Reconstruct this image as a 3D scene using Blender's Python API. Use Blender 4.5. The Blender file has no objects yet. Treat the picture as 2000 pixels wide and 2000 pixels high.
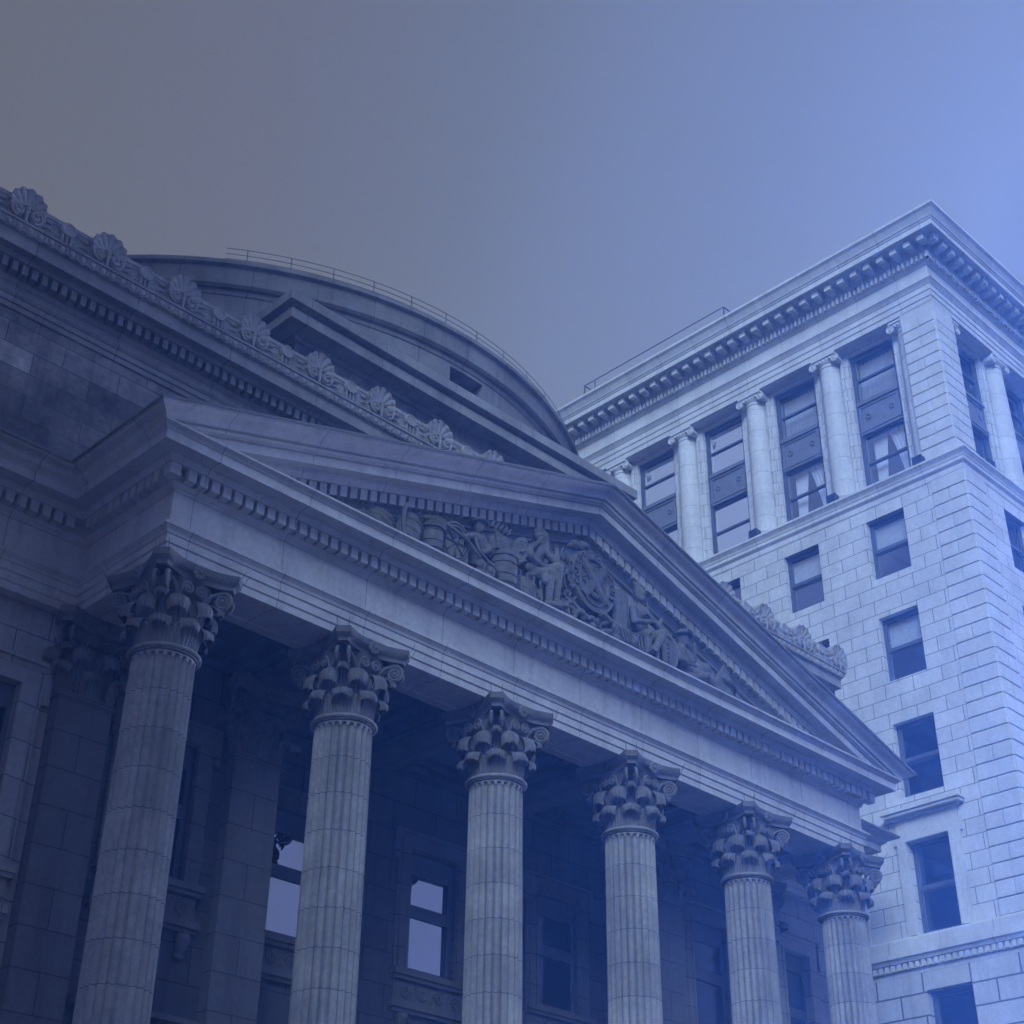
import bpy, math, random
from mathutils import Vector, Matrix
random.seed(7)
PI = math.pi
S = bpy.context.scene
# ------------------------------------------------------------------ camera
cam_d = bpy.data.cameras.new("camera"); cam = bpy.data.objects.new("camera", cam_d)
S.collection.objects.link(cam); S.camera = cam
yaw, pitch, roll = 7.78567214e-01, 5.57099746e-01, 1.20551342e-02
fw = Vector((math.sin(yaw)*math.cos(pitch), math.cos(yaw)*math.cos(pitch), math.sin(pitch)))
rt = Vector((math.cos(yaw), -math.sin(yaw), 0)); up = rt.cross(fw)
r2 = rt*math.cos(roll)+up*math.sin(roll); u2 = -rt*math.sin(roll)+up*math.cos(roll)
cam.matrix_world = Matrix(((r2.x, u2.x, -fw.x, 0), (r2.y, u2.y, -fw.y, 0), (r2.z, u2.z, -fw.z, 1.7), (0, 0, 0, 1)))
cam_d.sensor_width = 36; cam_d.lens = 36*2979.1/2000
cam_d.clip_start = .1; cam_d.clip_end = 3000
# ------------------------------------------------------------------ light
SUN_EL, SUN_AZ = math.radians(32), math.radians(231)       # azimuth clockwise from +Y
RAMP = ((.10, (.56, .72, 1.2)), (.17, (.34, .38, .5)), (.30, (.435, .452, .49)), (.40, (.45, .485, .545)), (.47, (.47, .55, .66)), (.52, (.52, .65, .95)), (.58, (.56, .73, 1.15)), (.66, (.65, .87, 1.42)), (.73, (.45, .58, .9)), (.80, (.26, .30, .42)), (.90, (.26, .32, .46)))
LOBE, LOBE_GAIN = (.989, .04, .14), 150.0
w = bpy.data.worlds.new("World"); S.world = w; w.use_nodes = True
nt = w.node_tree; nt.nodes.clear()
def N(nt, t, **kw):
    n = nt.nodes.new(t)
    for k, v in kw.items(): setattr(n, k, v)
    return n
out = N(nt, 'ShaderNodeOutputWorld'); bg = N(nt, 'ShaderNodeBackground')
sky = N(nt, 'ShaderNodeTexSky', sky_type='NISHITA', sun_disc=False, sun_elevation=SUN_EL, sun_rotation=SUN_AZ, dust_density=4.0, air_density=1.0)
bw = N(nt, 'ShaderNodeRGBToBW'); tc = N(nt, 'ShaderNodeTexCoord')
dot = N(nt, 'ShaderNodeVectorMath', operation='DOT_PRODUCT'); dot.inputs[1].default_value = (.66, -.60, -.35)
ramp = N(nt, 'ShaderNodeValToRGB')
mr = N(nt, 'ShaderNodeMapRange'); mr.inputs[1].default_value = -1.0; mr.inputs[2].default_value = .6
ramp.color_ramp.elements[0].position = 0; ramp.color_ramp.elements[0].color = (.62, .82, 1.45, 1)
ramp.color_ramp.elements[1].position = 1; ramp.color_ramp.elements[1].color = (.85, 1.05, 2.2, 1)
for ps, cl in RAMP:
    e = ramp.color_ramp.elements.new(ps); e.color = cl+(1,)
mul = N(nt, 'ShaderNodeVectorMath', operation='SCALE')
pw = N(nt, 'ShaderNodeMath', operation='POWER'); pw.inputs[1].default_value = .2
sc = N(nt, 'ShaderNodeMath', operation='MULTIPLY'); sc.inputs[1].default_value = 2.25
L = nt.links.new
L(sky.outputs[0], bw.inputs[0]); L(bw.outputs[0], pw.inputs[0]); L(pw.outputs[0], sc.inputs[0])
L(tc.outputs['Generated'], dot.inputs[0]); L(dot.outputs['Value'], mr.inputs[0]); L(mr.outputs[0], ramp.inputs[0])
# overcast dome: the zenith is about three times as bright as the horizon
sx = N(nt, 'ShaderNodeSeparateXYZ'); L(tc.outputs['Generated'], sx.inputs[0])
ov = N(nt, 'ShaderNodeValToRGB'); L(sx.outputs[2], ov.inputs[0]); ov.color_ramp.elements[0].color = (.40,)*3+(1,); ov.color_ramp.elements[1].color = (1.5,)*3+(1,)
for ps, v_ in ((.22, .95), (.42, 1.05), (.78, 1.0), (.86, 1.2)):
    e = ov.color_ramp.elements.new(ps); e.color = (v_,)*3+(1,)
ml = N(nt, 'ShaderNodeMath', operation='MULTIPLY'); L(sc.outputs[0], ml.inputs[0]); L(ov.outputs[0], ml.inputs[1])
# added bright lobe low on the right, outside the frame, to light the haze
db = N(nt, 'ShaderNodeVectorMath', operation='DOT_PRODUCT'); db.inputs[1].default_value = LOBE; L(tc.outputs['Generated'], db.inputs[0])
lb = N(nt, 'ShaderNodeMapRange', interpolation_type='SMOOTHSTEP'); L(db.outputs['Value'], lb.inputs[0]); lb.inputs[1].default_value = .955; lb.inputs[2].default_value = 1; lb.inputs[3].default_value = 0; lb.inputs[4].default_value = LOBE_GAIN
ad = N(nt, 'ShaderNodeMath', operation='ADD'); L(ml.outputs[0], ad.inputs[0]); lm = N(nt, 'ShaderNodeMath', operation='MULTIPLY'); L(sc.outputs[0], lm.inputs[0]); L(lb.outputs[0], lm.inputs[1]); L(lm.outputs[0], ad.inputs[1])
L(ramp.outputs[0], mul.inputs[0]); L(ad.outputs[0], mul.inputs['Scale']); L(mul.outputs[0], bg.inputs[0]); L(bg.outputs[0], out.inputs[0])
bg.inputs[1].default_value = .10
sun_d = bpy.data.lights.new("sun", 'SUN'); sun = bpy.data.objects.new("sun", sun_d); S.collection.objects.link(sun)
sun_d.energy = 3.0; sun_d.angle = math.radians(28); sun_d.color = (.45, .63, 1.0)
sd = Vector((math.sin(SUN_AZ)*math.cos(SUN_EL), math.cos(SUN_AZ)*math.cos(SUN_EL), math.sin(SUN_EL)))
sun.rotation_euler = sd.to_track_quat('Z', 'Y').to_euler()
S.view_settings.view_transform = 'Standard'; S.view_settings.look = 'None'; S.view_settings.gamma = 1
S.view_settings.exposure = .42

# ------------------------------------------------------------------ helpers
class MB:
    def __init__(s): s.v = []; s.f = []
    def add(s, vs, fs):
        b = len(s.v); s.v += [tuple(p) for p in vs]; s.f += [tuple(b+i for i in f) for f in fs]
    def box(s, x0, y0, z0, x1, y1, z1):
        s.add([(x0,y0,z0),(x1,y0,z0),(x1,y1,z0),(x0,y1,z0),(x0,y0,z1),(x1,y0,z1),(x1,y1,z1),(x0,y1,z1)],
              [(0,3,2,1),(4,5,6,7),(0,1,5,4),(1,2,6,5),(2,3,7,6),(3,0,4,7)])
    def grid(s, rows, close_u=False, close_v=False):
        n, m = len(rows), len(rows[0]); fs = []
        for i in range(n-1 if not close_u else n):
            for j in range(m-1 if not close_v else m):
                fs.append((i*m+j, i*m+(j+1) % m, ((i+1) % n)*m+(j+1) % m, ((i+1) % n)*m+j))
        s.add([p for r in rows for p in r], fs)
    def lathe(s, prof, seg, c=(0,0), a0=0, a1=2*PI, caps=False):
        full = abs(a1-a0-2*PI) < 1e-6
        k = seg if full else seg+1
        rows = [[(c[0]+r*math.cos(a0+(a1-a0)*i/seg), c[1]+r*math.sin(a0+(a1-a0)*i/seg), z) for i in range(k)] for r, z in prof]
        s.grid(rows, close_v=full)
    def tube(s, pts, r, seg=8, caps=True, flat=1.0):
        pts = [Vector(p) for p in pts]; n = len(pts)
        rr = r if isinstance(r, (list, tuple)) else [r]*n
        rows = []; ref = None
        for i, p in enumerate(pts):
            t = (pts[min(i+1, n-1)]-pts[max(i-1, 0)]).normalized()
            if ref is None:
                ref = Vector((0,0,1)) if abs(t.z) < .9 else Vector((1,0,0))
            a = t.cross(ref).normalized(); b = a.cross(t); ref = b
            rows.append([p+(a*math.cos(2*PI*k/seg)+b*math.sin(2*PI*k/seg)*flat)*rr[i] for k in range(seg)])
        s.grid(rows, close_v=True)
        if caps:
            b = len(s.v)-n*seg
            s.f.append(tuple(b+k for k in range(seg))[::-1]); s.f.append(tuple(b+(n-1)*seg+k for k in range(seg)))
    def ell(s, c, r, seg=12, rings=8, M=None):
        rows = []
        for i in range(rings+1):
            th = PI*i/rings
            row = []
            for k in range(seg):
                p = Vector((r[0]*math.sin(th)*math.cos(2*PI*k/seg), r[1]*math.sin(th)*math.sin(2*PI*k/seg), r[2]*math.cos(th)))
                if M: p = M @ p
                row.append(Vector(c)+p)
            rows.append(row)
        s.grid(rows, close_v=True)
    def cap(s, p0, p1, r0, r1, seg=10):
        p0, p1 = Vector(p0), Vector(p1); d = (p1-p0).normalized()
        pts = [p0-d*r0, p0-d*r0*.8, p0-d*r0*.4, p0, p0.lerp(p1, .5), p1, p1+d*r1*.4, p1+d*r1*.8, p1+d*r1]
        s.tube(pts, [r0*.05, r0*.6, r0*.92, r0, (r0+r1)/2, r1, r1*.92, r1*.6, r1*.05], seg)
    def sweep(s, path, prof, zf=None, closed_prof=False, caps=True):
        """profile (p, z) swept along a plan polyline; outward = right of travel, mitred"""
        P = [Vector(q[:2]) for q in path]; n = len(P); rows = []
        for i in range(n):
            d0 = (P[i]-P[i-1]).normalized() if i > 0 else None
            d1 = (P[i+1]-P[i]).normalized() if i < n-1 else None
            n0 = Vector((d0.y, -d0.x)) if d0 else None; n1 = Vector((d1.y, -d1.x)) if d1 else None
            if n0 is None: m = n1
            elif n1 is None: m = n0
            else:
                m = (n0+n1); m = m/(1+n0.dot(n1))
            rows.append([(P[i].x+m.x*p, P[i].y+m.y*p, z if zf is None else zf(i, p, z, P[i].x+m.x*p)) for p, z in prof])
        s.grid(rows, close_v=closed_prof)
        if caps and closed_prof:
            b = len(s.v)-n*len(prof); k = len(prof)
            s.f.append(tuple(b+i for i in range(k))); s.f.append(tuple(b+(n-1)*k+i for i in range(k))[::-1])
    def build(s, name, mat, parent=None, smooth=False, ang=None):
        me = bpy.data.meshes.new(name); me.from_pydata(s.v, [], s.f); me.validate(); me.update()
        if smooth:
            for p in me.polygons: p.use_smooth = True
            if ang is not None: me.set_sharp_from_angle(angle=math.radians(ang))
        me.materials.append(mat)
        return link(name, me, parent)
def link(name, data, parent=None, loc=None):
    o = bpy.data.objects.new(name, data); S.collection.objects.link(o)
    if parent: setpar(o, parent)
    if loc: o.location = loc
    return o
def setpar(o, p):
    o.parent = p
    m = Matrix.Identity(4); q = p
    while q is not None:
        m = q.matrix_parent_inverse.inverted() @ Matrix.Identity(4) @ m if False else m
        q = q.parent
    o.matrix_parent_inverse = world_of(p).inverted()
def world_of(o):
    b = Matrix.LocRotScale(o.location, o.rotation_euler, o.scale)
    return (world_of(o.parent) @ o.matrix_parent_inverse @ b) if o.parent else b
def empty(name, loc, label, cat, group=None):
    o = bpy.data.objects.new(name, None); S.collection.objects.link(o); o.location = loc; o.empty_display_size = .5
    return tag(o, label, cat, group)
def tag(o, label, cat, group=None):
    o['label'] = label; o['category'] = cat
    if group: o['group'] = group
    return o
def copy_tree(src, parent, loc=None, rz=None):
    """copy a part (placed by its own location) and its children"""
    c = src.copy(); S.collection.objects.link(c)
    c.parent = None
    if loc is not None: c.location = loc
    if rz is not None: c.rotation_euler = (0, 0, rz)
    if parent: setpar(c, parent)
    for ch in list(src.children):
        d = ch.copy(); S.collection.objects.link(d); d.parent = c; d.matrix_parent_inverse = ch.matrix_parent_inverse.copy()
    return c

# ------------------------------------------------------------------ materials
def stone(name, base, block=None, mortar=.012, var=.10, rough=.85, joint=.45, streak=.25, grain=.12, off=.5, drum=None, patch=.12, bump=.25, vj=None, zoff=0.0, uoff=0.0, moss=None):
    m = bpy.data.materials.new(name); m.use_nodes = True; t = m.node_tree; l = t.links.new
    b = t.nodes['Principled BSDF']; b.inputs['Roughness'].default_value = rough
    b.inputs['Specular IOR Level'].default_value = .25
    tc = N(t, 'ShaderNodeTexCoord'); sp = N(t, 'ShaderNodeSeparateXYZ'); l(tc.outputs['Object'], sp.inputs[0])
    def math_(op, a, b_=None):
        n = N(t, 'ShaderNodeMath', operation=op)
        for i, x in enumerate((a, b_)):
            if x is None: continue
            if isinstance(x, (int, float)): n.inputs[i].default_value = x
            else: l(x, n.inputs[i])
        return n.outputs[0]
    geo = N(t, 'ShaderNodeNewGeometry'); sn = N(t, 'ShaderNodeSeparateXYZ'); l(geo.outputs['True Normal'], sn.inputs[0])
    side = math_('GREATER_THAN', math_('ABSOLUTE', sn.outputs[0]), math_('ADD', math_('ABSOLUTE', sn.outputs[1]), .02))
    u = math_('ADD', math_('MULTIPLY', sp.outputs[1], side), math_('MULTIPLY', sp.outputs[0], math_('SUBTRACT', 1, side))); u = math_('ADD', u, uoff); v = math_('ADD', sp.outputs[2], zoff)
    val = None
    def noise(scale, vec, det=4, rough=.6):
        n = N(t, 'ShaderNodeTexNoise'); n.inputs['Scale'].default_value = scale; n.inputs['Detail'].default_value = det; n.inputs['Roughness'].default_value = rough
        l(vec, n.inputs['Vector']); return n.outputs[0]
    def remap(x, lo, hi, a, b_):
        n = N(t, 'ShaderNodeMapRange'); l(x, n.inputs[0])
        for i, q in enumerate((lo, hi, a, b_)): n.inputs[i+1].default_value = q
        return n.outputs[0]
    P = tc.outputs['Object']
    f = remap(noise(9, P, 6, .7), .3, .7, 1-grain, 1+grain)
    f = math_('MULTIPLY', f, remap(noise(.9, P, 4, .65), .3, .7, 1-patch, 1+patch))
    mp = N(t, 'ShaderNodeMapping'); mp.inputs['Scale'].default_value = (2.6, 2.6, .22); l(P, mp.inputs[0])
    f = math_('MULTIPLY', f, remap(noise(1.0, mp.outputs[0], 5, .7), .48, .8, 1, 1-streak))
    fine = noise(60, P, 3, .7)
    f = math_('MULTIPLY', f, remap(fine, .3, .7, .93, 1.07))
    jf = None
    if block:
        cx = N(t, 'ShaderNodeCombineXYZ')
        wob = math_('MULTIPLY', math_('SUBTRACT', noise(3, P, 2), .5), .012)
        l(math_('ADD', u, wob), cx.inputs[0]); l(math_('ADD', v, wob), cx.inputs[1])
        br = N(t, 'ShaderNodeTexBrick'); br.offset = off; br.inputs['Scale'].default_value = 1
        br.inputs['Brick Width'].default_value = block[0]; br.inputs['Row Height'].default_value = block[1]
        br.inputs['Mortar Size'].default_value = mortar; br.inputs['Mortar Smooth'].default_value = .2; br.inputs['Bias'].default_value = 0
        br.inputs['Color1'].default_value = (1-var,)*3+(1,); br.inputs['Color2'].default_value = (1+var,)*3+(1,); br.inputs['Mortar'].default_value = (joint,)*3+(1,)
        l(cx.outputs[0], br.inputs['Vector'])
        bwn = N(t, 'ShaderNodeRGBToBW'); l(br.outputs['Color'], bwn.inputs[0]); f = math_('MULTIPLY', f, bwn.outputs[0]); jf = br.outputs['Fac']
    def linejoint(coord, period, width, phase=0.0):
        fr = math_('FRACT', math_('DIVIDE', math_('ADD', coord, phase+100*period), period))
        return math_('LESS_THAN', fr, width/period)
    if vj:      # vertical joints every vj metres of wall length
        wob = math_('MULTIPLY', math_('SUBTRACT', noise(2, P, 2), .5), .03)
        jf = linejoint(math_('ADD', u, wob), vj, .014); f = math_('MULTIPLY', f, math_('SUBTRACT', 1, math_('MULTIPLY', jf, 1-joint)))
        cell = math_('FLOOR', math_('DIVIDE', math_('ADD', u, wob), vj)); wn = N(t, 'ShaderNodeTexWhiteNoise', noise_dimensions='1D'); l(cell, wn.inputs['W'])
        f = math_('MULTIPLY', f, remap(wn.outputs[0], 0, 1, 1-var, 1+var))
    if drum:
        wob = math_('MULTIPLY', math_('SUBTRACT', noise(5, P, 3), .5), .05)
        zz = math_('ADD', v, wob); jf = linejoint(zz, drum, .016); f = math_('MULTIPLY', f, math_('SUBTRACT', 1, math_('MULTIPLY', jf, 1-joint)))
        cell = math_('FLOOR', math_('DIVIDE', zz, drum)); wn = N(t, 'ShaderNodeTexWhiteNoise', noise_dimensions='1D'); l(cell, wn.inputs['W'])
        oi = N(t, 'ShaderNodeObjectInfo'); l(math_('ADD', cell, math_('MULTIPLY', oi.outputs['Random'], 37)), wn.inputs['W'])
        f = math_('MULTIPLY', f, remap(wn.outputs[0], 0, 1, 1-var, 1+var))
    mx = N(t, 'ShaderNodeVectorMath', operation='SCALE'); mx.inputs[0].default_value = base; l(f, mx.inputs['Scale'])
    l(mx.outputs[0], b.inputs['Base Color'])
    bp = N(t, 'ShaderNodeBump'); bp.inputs['Strength'].default_value = bump; bp.inputs['Distance'].default_value = .03
    h = math_('ADD', math_('MULTIPLY', fine, .25), noise(14, P, 4))
    if jf is not None: h = math_('SUBTRACT', h, math_('MULTIPLY', jf, 1.2))
    l(h, bp.inputs['Height']); l(bp.outputs[0], b.inputs['Normal'])
    return m
BANK = (.365, .362, .371)
M = {}
M['trim'] = stone('bank_trim_stone', BANK, vj=1.98, var=.05, joint=.35)
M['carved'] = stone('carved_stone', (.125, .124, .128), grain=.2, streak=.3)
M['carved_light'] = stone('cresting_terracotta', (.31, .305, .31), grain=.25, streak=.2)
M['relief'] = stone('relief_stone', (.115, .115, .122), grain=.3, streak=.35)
M['shaft'] = stone('shaft_stone', (.225, .223, .229), drum=.68, var=.11, joint=.4, streak=.45, patch=.25, grain=.18)
M['soot'] = stone('sooty_ashlar', (.22, .215, .215), block=(1.25, .50), mortar=.013, var=.42, joint=.55, patch=.45, streak=.45, grain=.22)
M['attic_trim'] = stone('attic_trim_stone', (.25, .246, .25), vj=2.33, var=.08, joint=.35, streak=.35, patch=.2)
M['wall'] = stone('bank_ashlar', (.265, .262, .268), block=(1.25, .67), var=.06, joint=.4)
M['porch'] = stone('porch_ashlar_shaded', (.085, .084, .087), block=(1.25, .67), var=.07, joint=.4, streak=.35)  # bank ashlar again, darkened so the porch shade sits in the colour
M['porch_pier'] = stone('porch_pilaster_stone_shaded', (.125, .124, .128), block=(9.0, .68), var=.05, joint=.45, streak=.35)  # porch pilasters and surrounds, shade of the portico put into the base colour
M['pier'] = stone('pilaster_stone', (.33, .345, .385), block=(9.0, .68), var=.05, joint=.45)
M['drum'] = stone('drum_stone', (.20, .197, .20), vj=1.45, var=.1, joint=.4, streak=.4, patch=.2)
M['tower'] = stone('tower_ashlar', (.50, .51, .53), block=(1.0, .4903), var=.06, joint=.30, mortar=.013, zoff=-.305, streak=.15)
M['tower_base'] = stone('tower_base_ashlar', (.43, .445, .48), block=(1.5, .62), var=.06, joint=.28, mortar=.028, zoff=.1)
M['tower_trim'] = stone('tower_trim_stone', (.50, .51, .53), vj=1.67, var=.05, joint=.4, streak=.2)
M['tower_plain'] = stone('tower_plain_stone', (.50, .51, .53), var=.05, streak=.15)
M['tower_pier'] = stone('tower_pier_stone', (.50, .51, .53), block=(.36, .49), var=.05, joint=.45)
M['tower_shaft'] = stone('tower_shaft_stone', (.51, .52, .54), drum=.93, var=.05, joint=.45)
def plain(name, col, rough=.6, metal=0, spec=.4, nscale=6, nvar=.12):
    m = bpy.data.materials.new(name); m.use_nodes = True; t = m.node_tree; b = t.nodes['Principled BSDF']
    b.inputs['Roughness'].default_value = rough; b.inputs['Metallic'].default_value = metal; b.inputs['Specular IOR Level'].default_value = spec
    n = N(t, 'ShaderNodeTexNoise'); n.inputs['Scale'].default_value = nscale; n.inputs['Detail'].default_value = 5
    tc = N(t, 'ShaderNodeTexCoord'); t.links.new(tc.outputs['Object'], n.inputs['Vector'])
    mr = N(t, 'ShaderNodeMapRange'); t.links.new(n.outputs[0], mr.inputs[0])
    mr.inputs[1].default_value = .3; mr.inputs[2].default_value = .7; mr.inputs[3].default_value = 1-nvar; mr.inputs[4].default_value = 1+nvar
    s = N(t, 'ShaderNodeVectorMath', operation='SCALE'); s.inputs[0].default_value = col; t.links.new(mr.outputs[0], s.inputs['Scale']); t.links.new(s.outputs[0], b.inputs['Base Color'])
    return m
M['sash'] = plain('dark_sash_paint', (.075, .085, .12), .5)
M['metal_trim'] = plain('bronze_spandrel', (.16, .175, .22), .45, .2)
M['rail'] = plain('rail_steel', (.06, .065, .08), .5, .3)
M['lead'] = plain('lead_roof', (.12, .125, .14), .6)
M['black'] = plain('fixture_black', (.03, .032, .04), .5)
M['cloth'] = plain('curtain_cloth', (.85, .85, .86), .9, nscale=20)
M['blind'] = plain('blind_fabric', (.60, .61, .63), .9)
M['asphalt'] = plain('asphalt', (.05, .05, .053), .9, nscale=30, nvar=.3)
M['paving'] = stone('granite_paving', (.14, .145, .155), block=(.9, .6), var=.08)
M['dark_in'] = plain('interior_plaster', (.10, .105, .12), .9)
def glass(name, refl, tint=(.02, .025, .04), transp=True):
    m = bpy.data.materials.new(name); m.use_nodes = True; t = m.node_tree; t.nodes.remove(t.nodes['Principled BSDF'])
    o = t.nodes['Material Output']; l = t.links.new
    g = N(t, 'ShaderNodeBsdfGlossy'); g.inputs['Roughness'].default_value = .01; g.inputs['Color'].default_value = (.92, .94, 1, 1)
    if transp:
        d = N(t, 'ShaderNodeBsdfTransparent'); d.inputs[0].default_value = (.72, .76, .82, 1)
    else:
        d = N(t, 'ShaderNodeBsdfDiffuse'); d.inputs[0].default_value = tint+(1,)
    mx = N(t, 'ShaderNodeMixShader'); fr = N(t, 'ShaderNodeLayerWeight'); fr.inputs[0].default_value = .35
    mm = N(t, 'ShaderNodeMapRange'); l(fr.outputs['Fresnel'], mm.inputs[0]); mm.inputs[3].default_value = refl; mm.inputs[4].default_value = max(refl+.2, .28)
    nz = N(t, 'ShaderNodeTexNoise'); nz.inputs['Scale'].default_value = .8; tcn = N(t, 'ShaderNodeTexCoord'); l(tcn.outputs['Object'], nz.inputs['Vector'])
    bp = N(t, 'ShaderNodeBump'); bp.inputs['Strength'].default_value = .03; bp.inputs['Distance'].default_value = .1; l(nz.outputs[0], bp.inputs['Height']); l(bp.outputs[0], g.inputs['Normal'])
    l(mm.outputs[0], mx.inputs[0]); l(d.outputs[0], mx.inputs[1]); l(g.outputs[0], mx.inputs[2]); l(mx.outputs[0], o.inputs[0])
    return m
M['glass'] = glass('window_glass', .05)
M['mirror'] = glass('reflective_glass', .88, transp=False)
M['dark_glass'] = glass('dark_glass', .03, transp=False)
M['porch_glass'] = glass('porch_glass', .30, transp=False)

# ------------------------------------------------------------------ ground
def struct(name, mb, mat):
    o = mb.build(name, mat); o['kind'] = 'structure'; return o
g = MB(); g.add([(-600,-600,0),(700,-600,0),(700,700,0),(-600,700,0)], [(0,1,2,3)]); struct('ground', g, M['asphalt'])
g = MB(); g.box(-60, 10.5, -.05, 63, 70, .13); struct('pavement', g, M['paving'])

# ------------------------------------------------------------------ BANK
CX, FX0, FX1, FY, WY = 21.85, 11.5, 32.2, 20.0, 22.85
bank = empty('bank_building', (CX, FY, .13), 'classical stone bank with six column portico, sculpted pediment and round drum behind', 'building')
PATH = [(7.85, 46), (7.85, WY), (FX0, WY), (FX0, FY), (FX1, FY), (FX1, WY), (35.85, WY), (35.85, 46)]
ENT = [(-1.05,15.2),(-1.05,14.57),(-.85,14.57),(-.83,14.60),(-.25,14.60),(-.23,14.57),(0,14.57),(0,14.715),(.012,14.72),(.03,14.735),(.03,14.89),(.042,14.895),(.06,14.91),(.06,15.06),(.08,15.07),(.10,15.12),(.155,15.18),(.17,15.185),(.17,15.24),(.05,15.27),
       (.035,15.30),(.03,15.36),(.03,15.92),(.055,15.925),(.065,15.945),(.055,15.965),(.07,15.975),(.10,16.0),(.14,16.045),(.14,16.27),(.36,16.275),(.37,16.30),(.42,16.355),(.43,16.395),(.69,16.395),(.70,16.375),(.735,16.375),(.735,16.56),(.755,16.57),(.78,16.60),(.85,16.64),(.86,16.645),(.86,16.69),(.30,16.735),(-1.05,16.735)]
def dentils_line(mb, a, b, z0, z1, p0, p1, pitch, wd, n):
    """blocks on the straight wall a->b (plan), outward n"""
    a, b = Vector(a), Vector(b); Ln = (b-a).length; d = (b-a)/Ln; n = Vector(n); k = int(Ln/pitch); s0 = (Ln-(k-1)*pitch)/2
    for i in range(k):
        c = a+d*(s0+i*pitch)
        q = [c-d*wd/2+n*p0, c+d*wd/2+n*p0, c+d*wd/2+n*p1, c-d*wd/2+n*p1]
        mb.add([(p.x, p.y, z) for z in (z0, z1) for p in q], [(0,1,2,3),(7,6,5,4),(0,4,5,1),(1,5,6,2),(2,6,7,3),(3,7,4,0)])
mb = MB(); mb.sweep(PATH, ENT)
D = dict(z0=16.045, z1=16.272, p0=.12, p1=.33, pitch=.2435, wd=.165)
dentils_line(mb, (FX0-.04, FY), (FX1+.04, FY), n=(0,-1), **D)
dentils_line(mb, (FX0, WY-.36), (FX0, FY-.04), n=(-1,0), **D)
dentils_line(mb, (FX1, FY-.04), (FX1, WY-.36), n=(1,0), **D)
for x_ in (FX0-.331, FX1+.119): mb.box(x_, FY-.331, 16.046, x_+.212, FY-.119, 16.271)
for x_ in (7.85-.331,): mb.box(x_, WY-.331, 16.046, x_+.212, WY-.119, 16.271)
dentils_line(mb, (7.85-.04, WY), (FX0-.36, WY), n=(0,-1), **D)
dentils_line(mb, (FX1+.36, WY), (35.85+.04, WY), n=(0,-1), **D)
dentils_line(mb, (35.85, WY), (35.85, 30), n=(1,0), **D)
ent = mb.build('entablature', M['trim'], bank)

# pediment ----------------------------------------------------------
SL, ZA = .308, 20.36
zl = lambda x: ZA-SL*abs(x-CX)
RPATH = [(7.85, 46), (7.85, WY), (FX0, WY), (FX0, FY), (CX, FY), (FX1, FY), (FX1, WY), (35.85, WY), (35.85, 46)]
SIMA = [(.62,-.37),(.735,-.365),(.74,-.345),(.775,-.34),(.80,-.325),(.81,-.295),(.80,-.275),(.775,-.268),(.775,-.252),(.855,-.25),(.862,-.225),(.87,-.20),(.895,-.165),(.94,-.135),(1.0,-.11),(1.05,-.085),(1.075,-.06),(1.08,-.035),(1.12,-.033),(1.12,0),(1.02,.015),(1.0,.05),(.2,.10)]
def rz(i, p, dz, x):
    if i in (3, 4, 5): return zl(x)+dz if i != 4 else ZA+dz
    return ZA-SL*(CX-(FX0-p))+dz
mb = MB(); mb.sweep(RPATH, SIMA, zf=rz)
ped = mb.build('pediment', M['trim'], bank)
RK = [(-.02,-1.10),(.05,-1.10),(.06,-1.06),(.04,-1.04),(.10,-.985),(.13,-.975),(.13,-.735),(.35,-.73),(.36,-.70),(.41,-.63),(.42,-.565),(.66,-.565),(.67,-.585),(.705,-.585),(.705,-.40),(.68,-.395),(.68,-.375),(.70,-.37),(.70,-.3),(-.02,-.3)]
mb = MB(); mb.sweep(RPATH, [(1.05,.008),(1.14,.008),(1.145,-.022),(1.15,-.022),(1.15,.03),(.95,.065)], zf=rz); mb.build('lead_flashing', M['lead'], ped)
mb = MB()
rows = [[(x, FY-p, max(zl(x)+dz, 16.67)) for p, dz in RK] for x in [CX-(CX-FX0+.62)*(1-k/80) for k in range(80)]+[CX+(CX-FX0+.62)*k/80 for k in range(81)]]
mb.grid(rows, close_v=True)
k = 0
for sgn in (-1, 1):
    for i in range(44):
        x = CX+sgn*(.1218+.2435*i); z1 = zl(x)-.735; wd = .0825
        if z1 < 16.74: continue
        zz = [zl(x-wd)-.735, zl(x+wd)-.735]
        h = .235
        mb.add([(x-wd,FY-.11,zz[0]-h),(x+wd,FY-.11,zz[1]-h),(x+wd,FY-.32,zz[1]-h),(x-wd,FY-.32,zz[0]-h),(x-wd,FY-.11,zz[0]),(x+wd,FY-.11,zz[1]),(x+wd,FY-.32,zz[1]),(x-wd,FY-.32,zz[0])],
               [(0,3,2,1),(4,5,6,7),(0,1,5,4),(1,2,6,5),(2,3,7,6),(3,0,4,7)])
mb.build('raking_cornice', M['trim'], ped)
mb = MB(); mb.add([(FX0-.1,FY+.03,16.6),(FX1+.1,FY+.03,16.6),(CX,FY+.03,zl(CX)-.9)], [(0,1,2)])
mb.add([(FX0-.1,FY+.3,16.6),(FX1+.1,FY+.3,16.6),(CX,FY+.3,zl(CX)-.9)], [(0,2,1)])
mb.build('tympanum', M['wall'], ped)
mb = MB()     # portico roof slopes behind the sima
for sgn in (-1, 1):
    xe = CX+sgn*(CX-FX0+.25)
    mb.add([(CX,FY-.2,ZA+.1),(xe,FY-.2,zl(xe)+.1),(xe,23.6,zl(xe)+.1),(CX,23.6,ZA+.1)], [(0,1,2,3)])
mb.build('portico_roof', M['lead'], bank)

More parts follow.
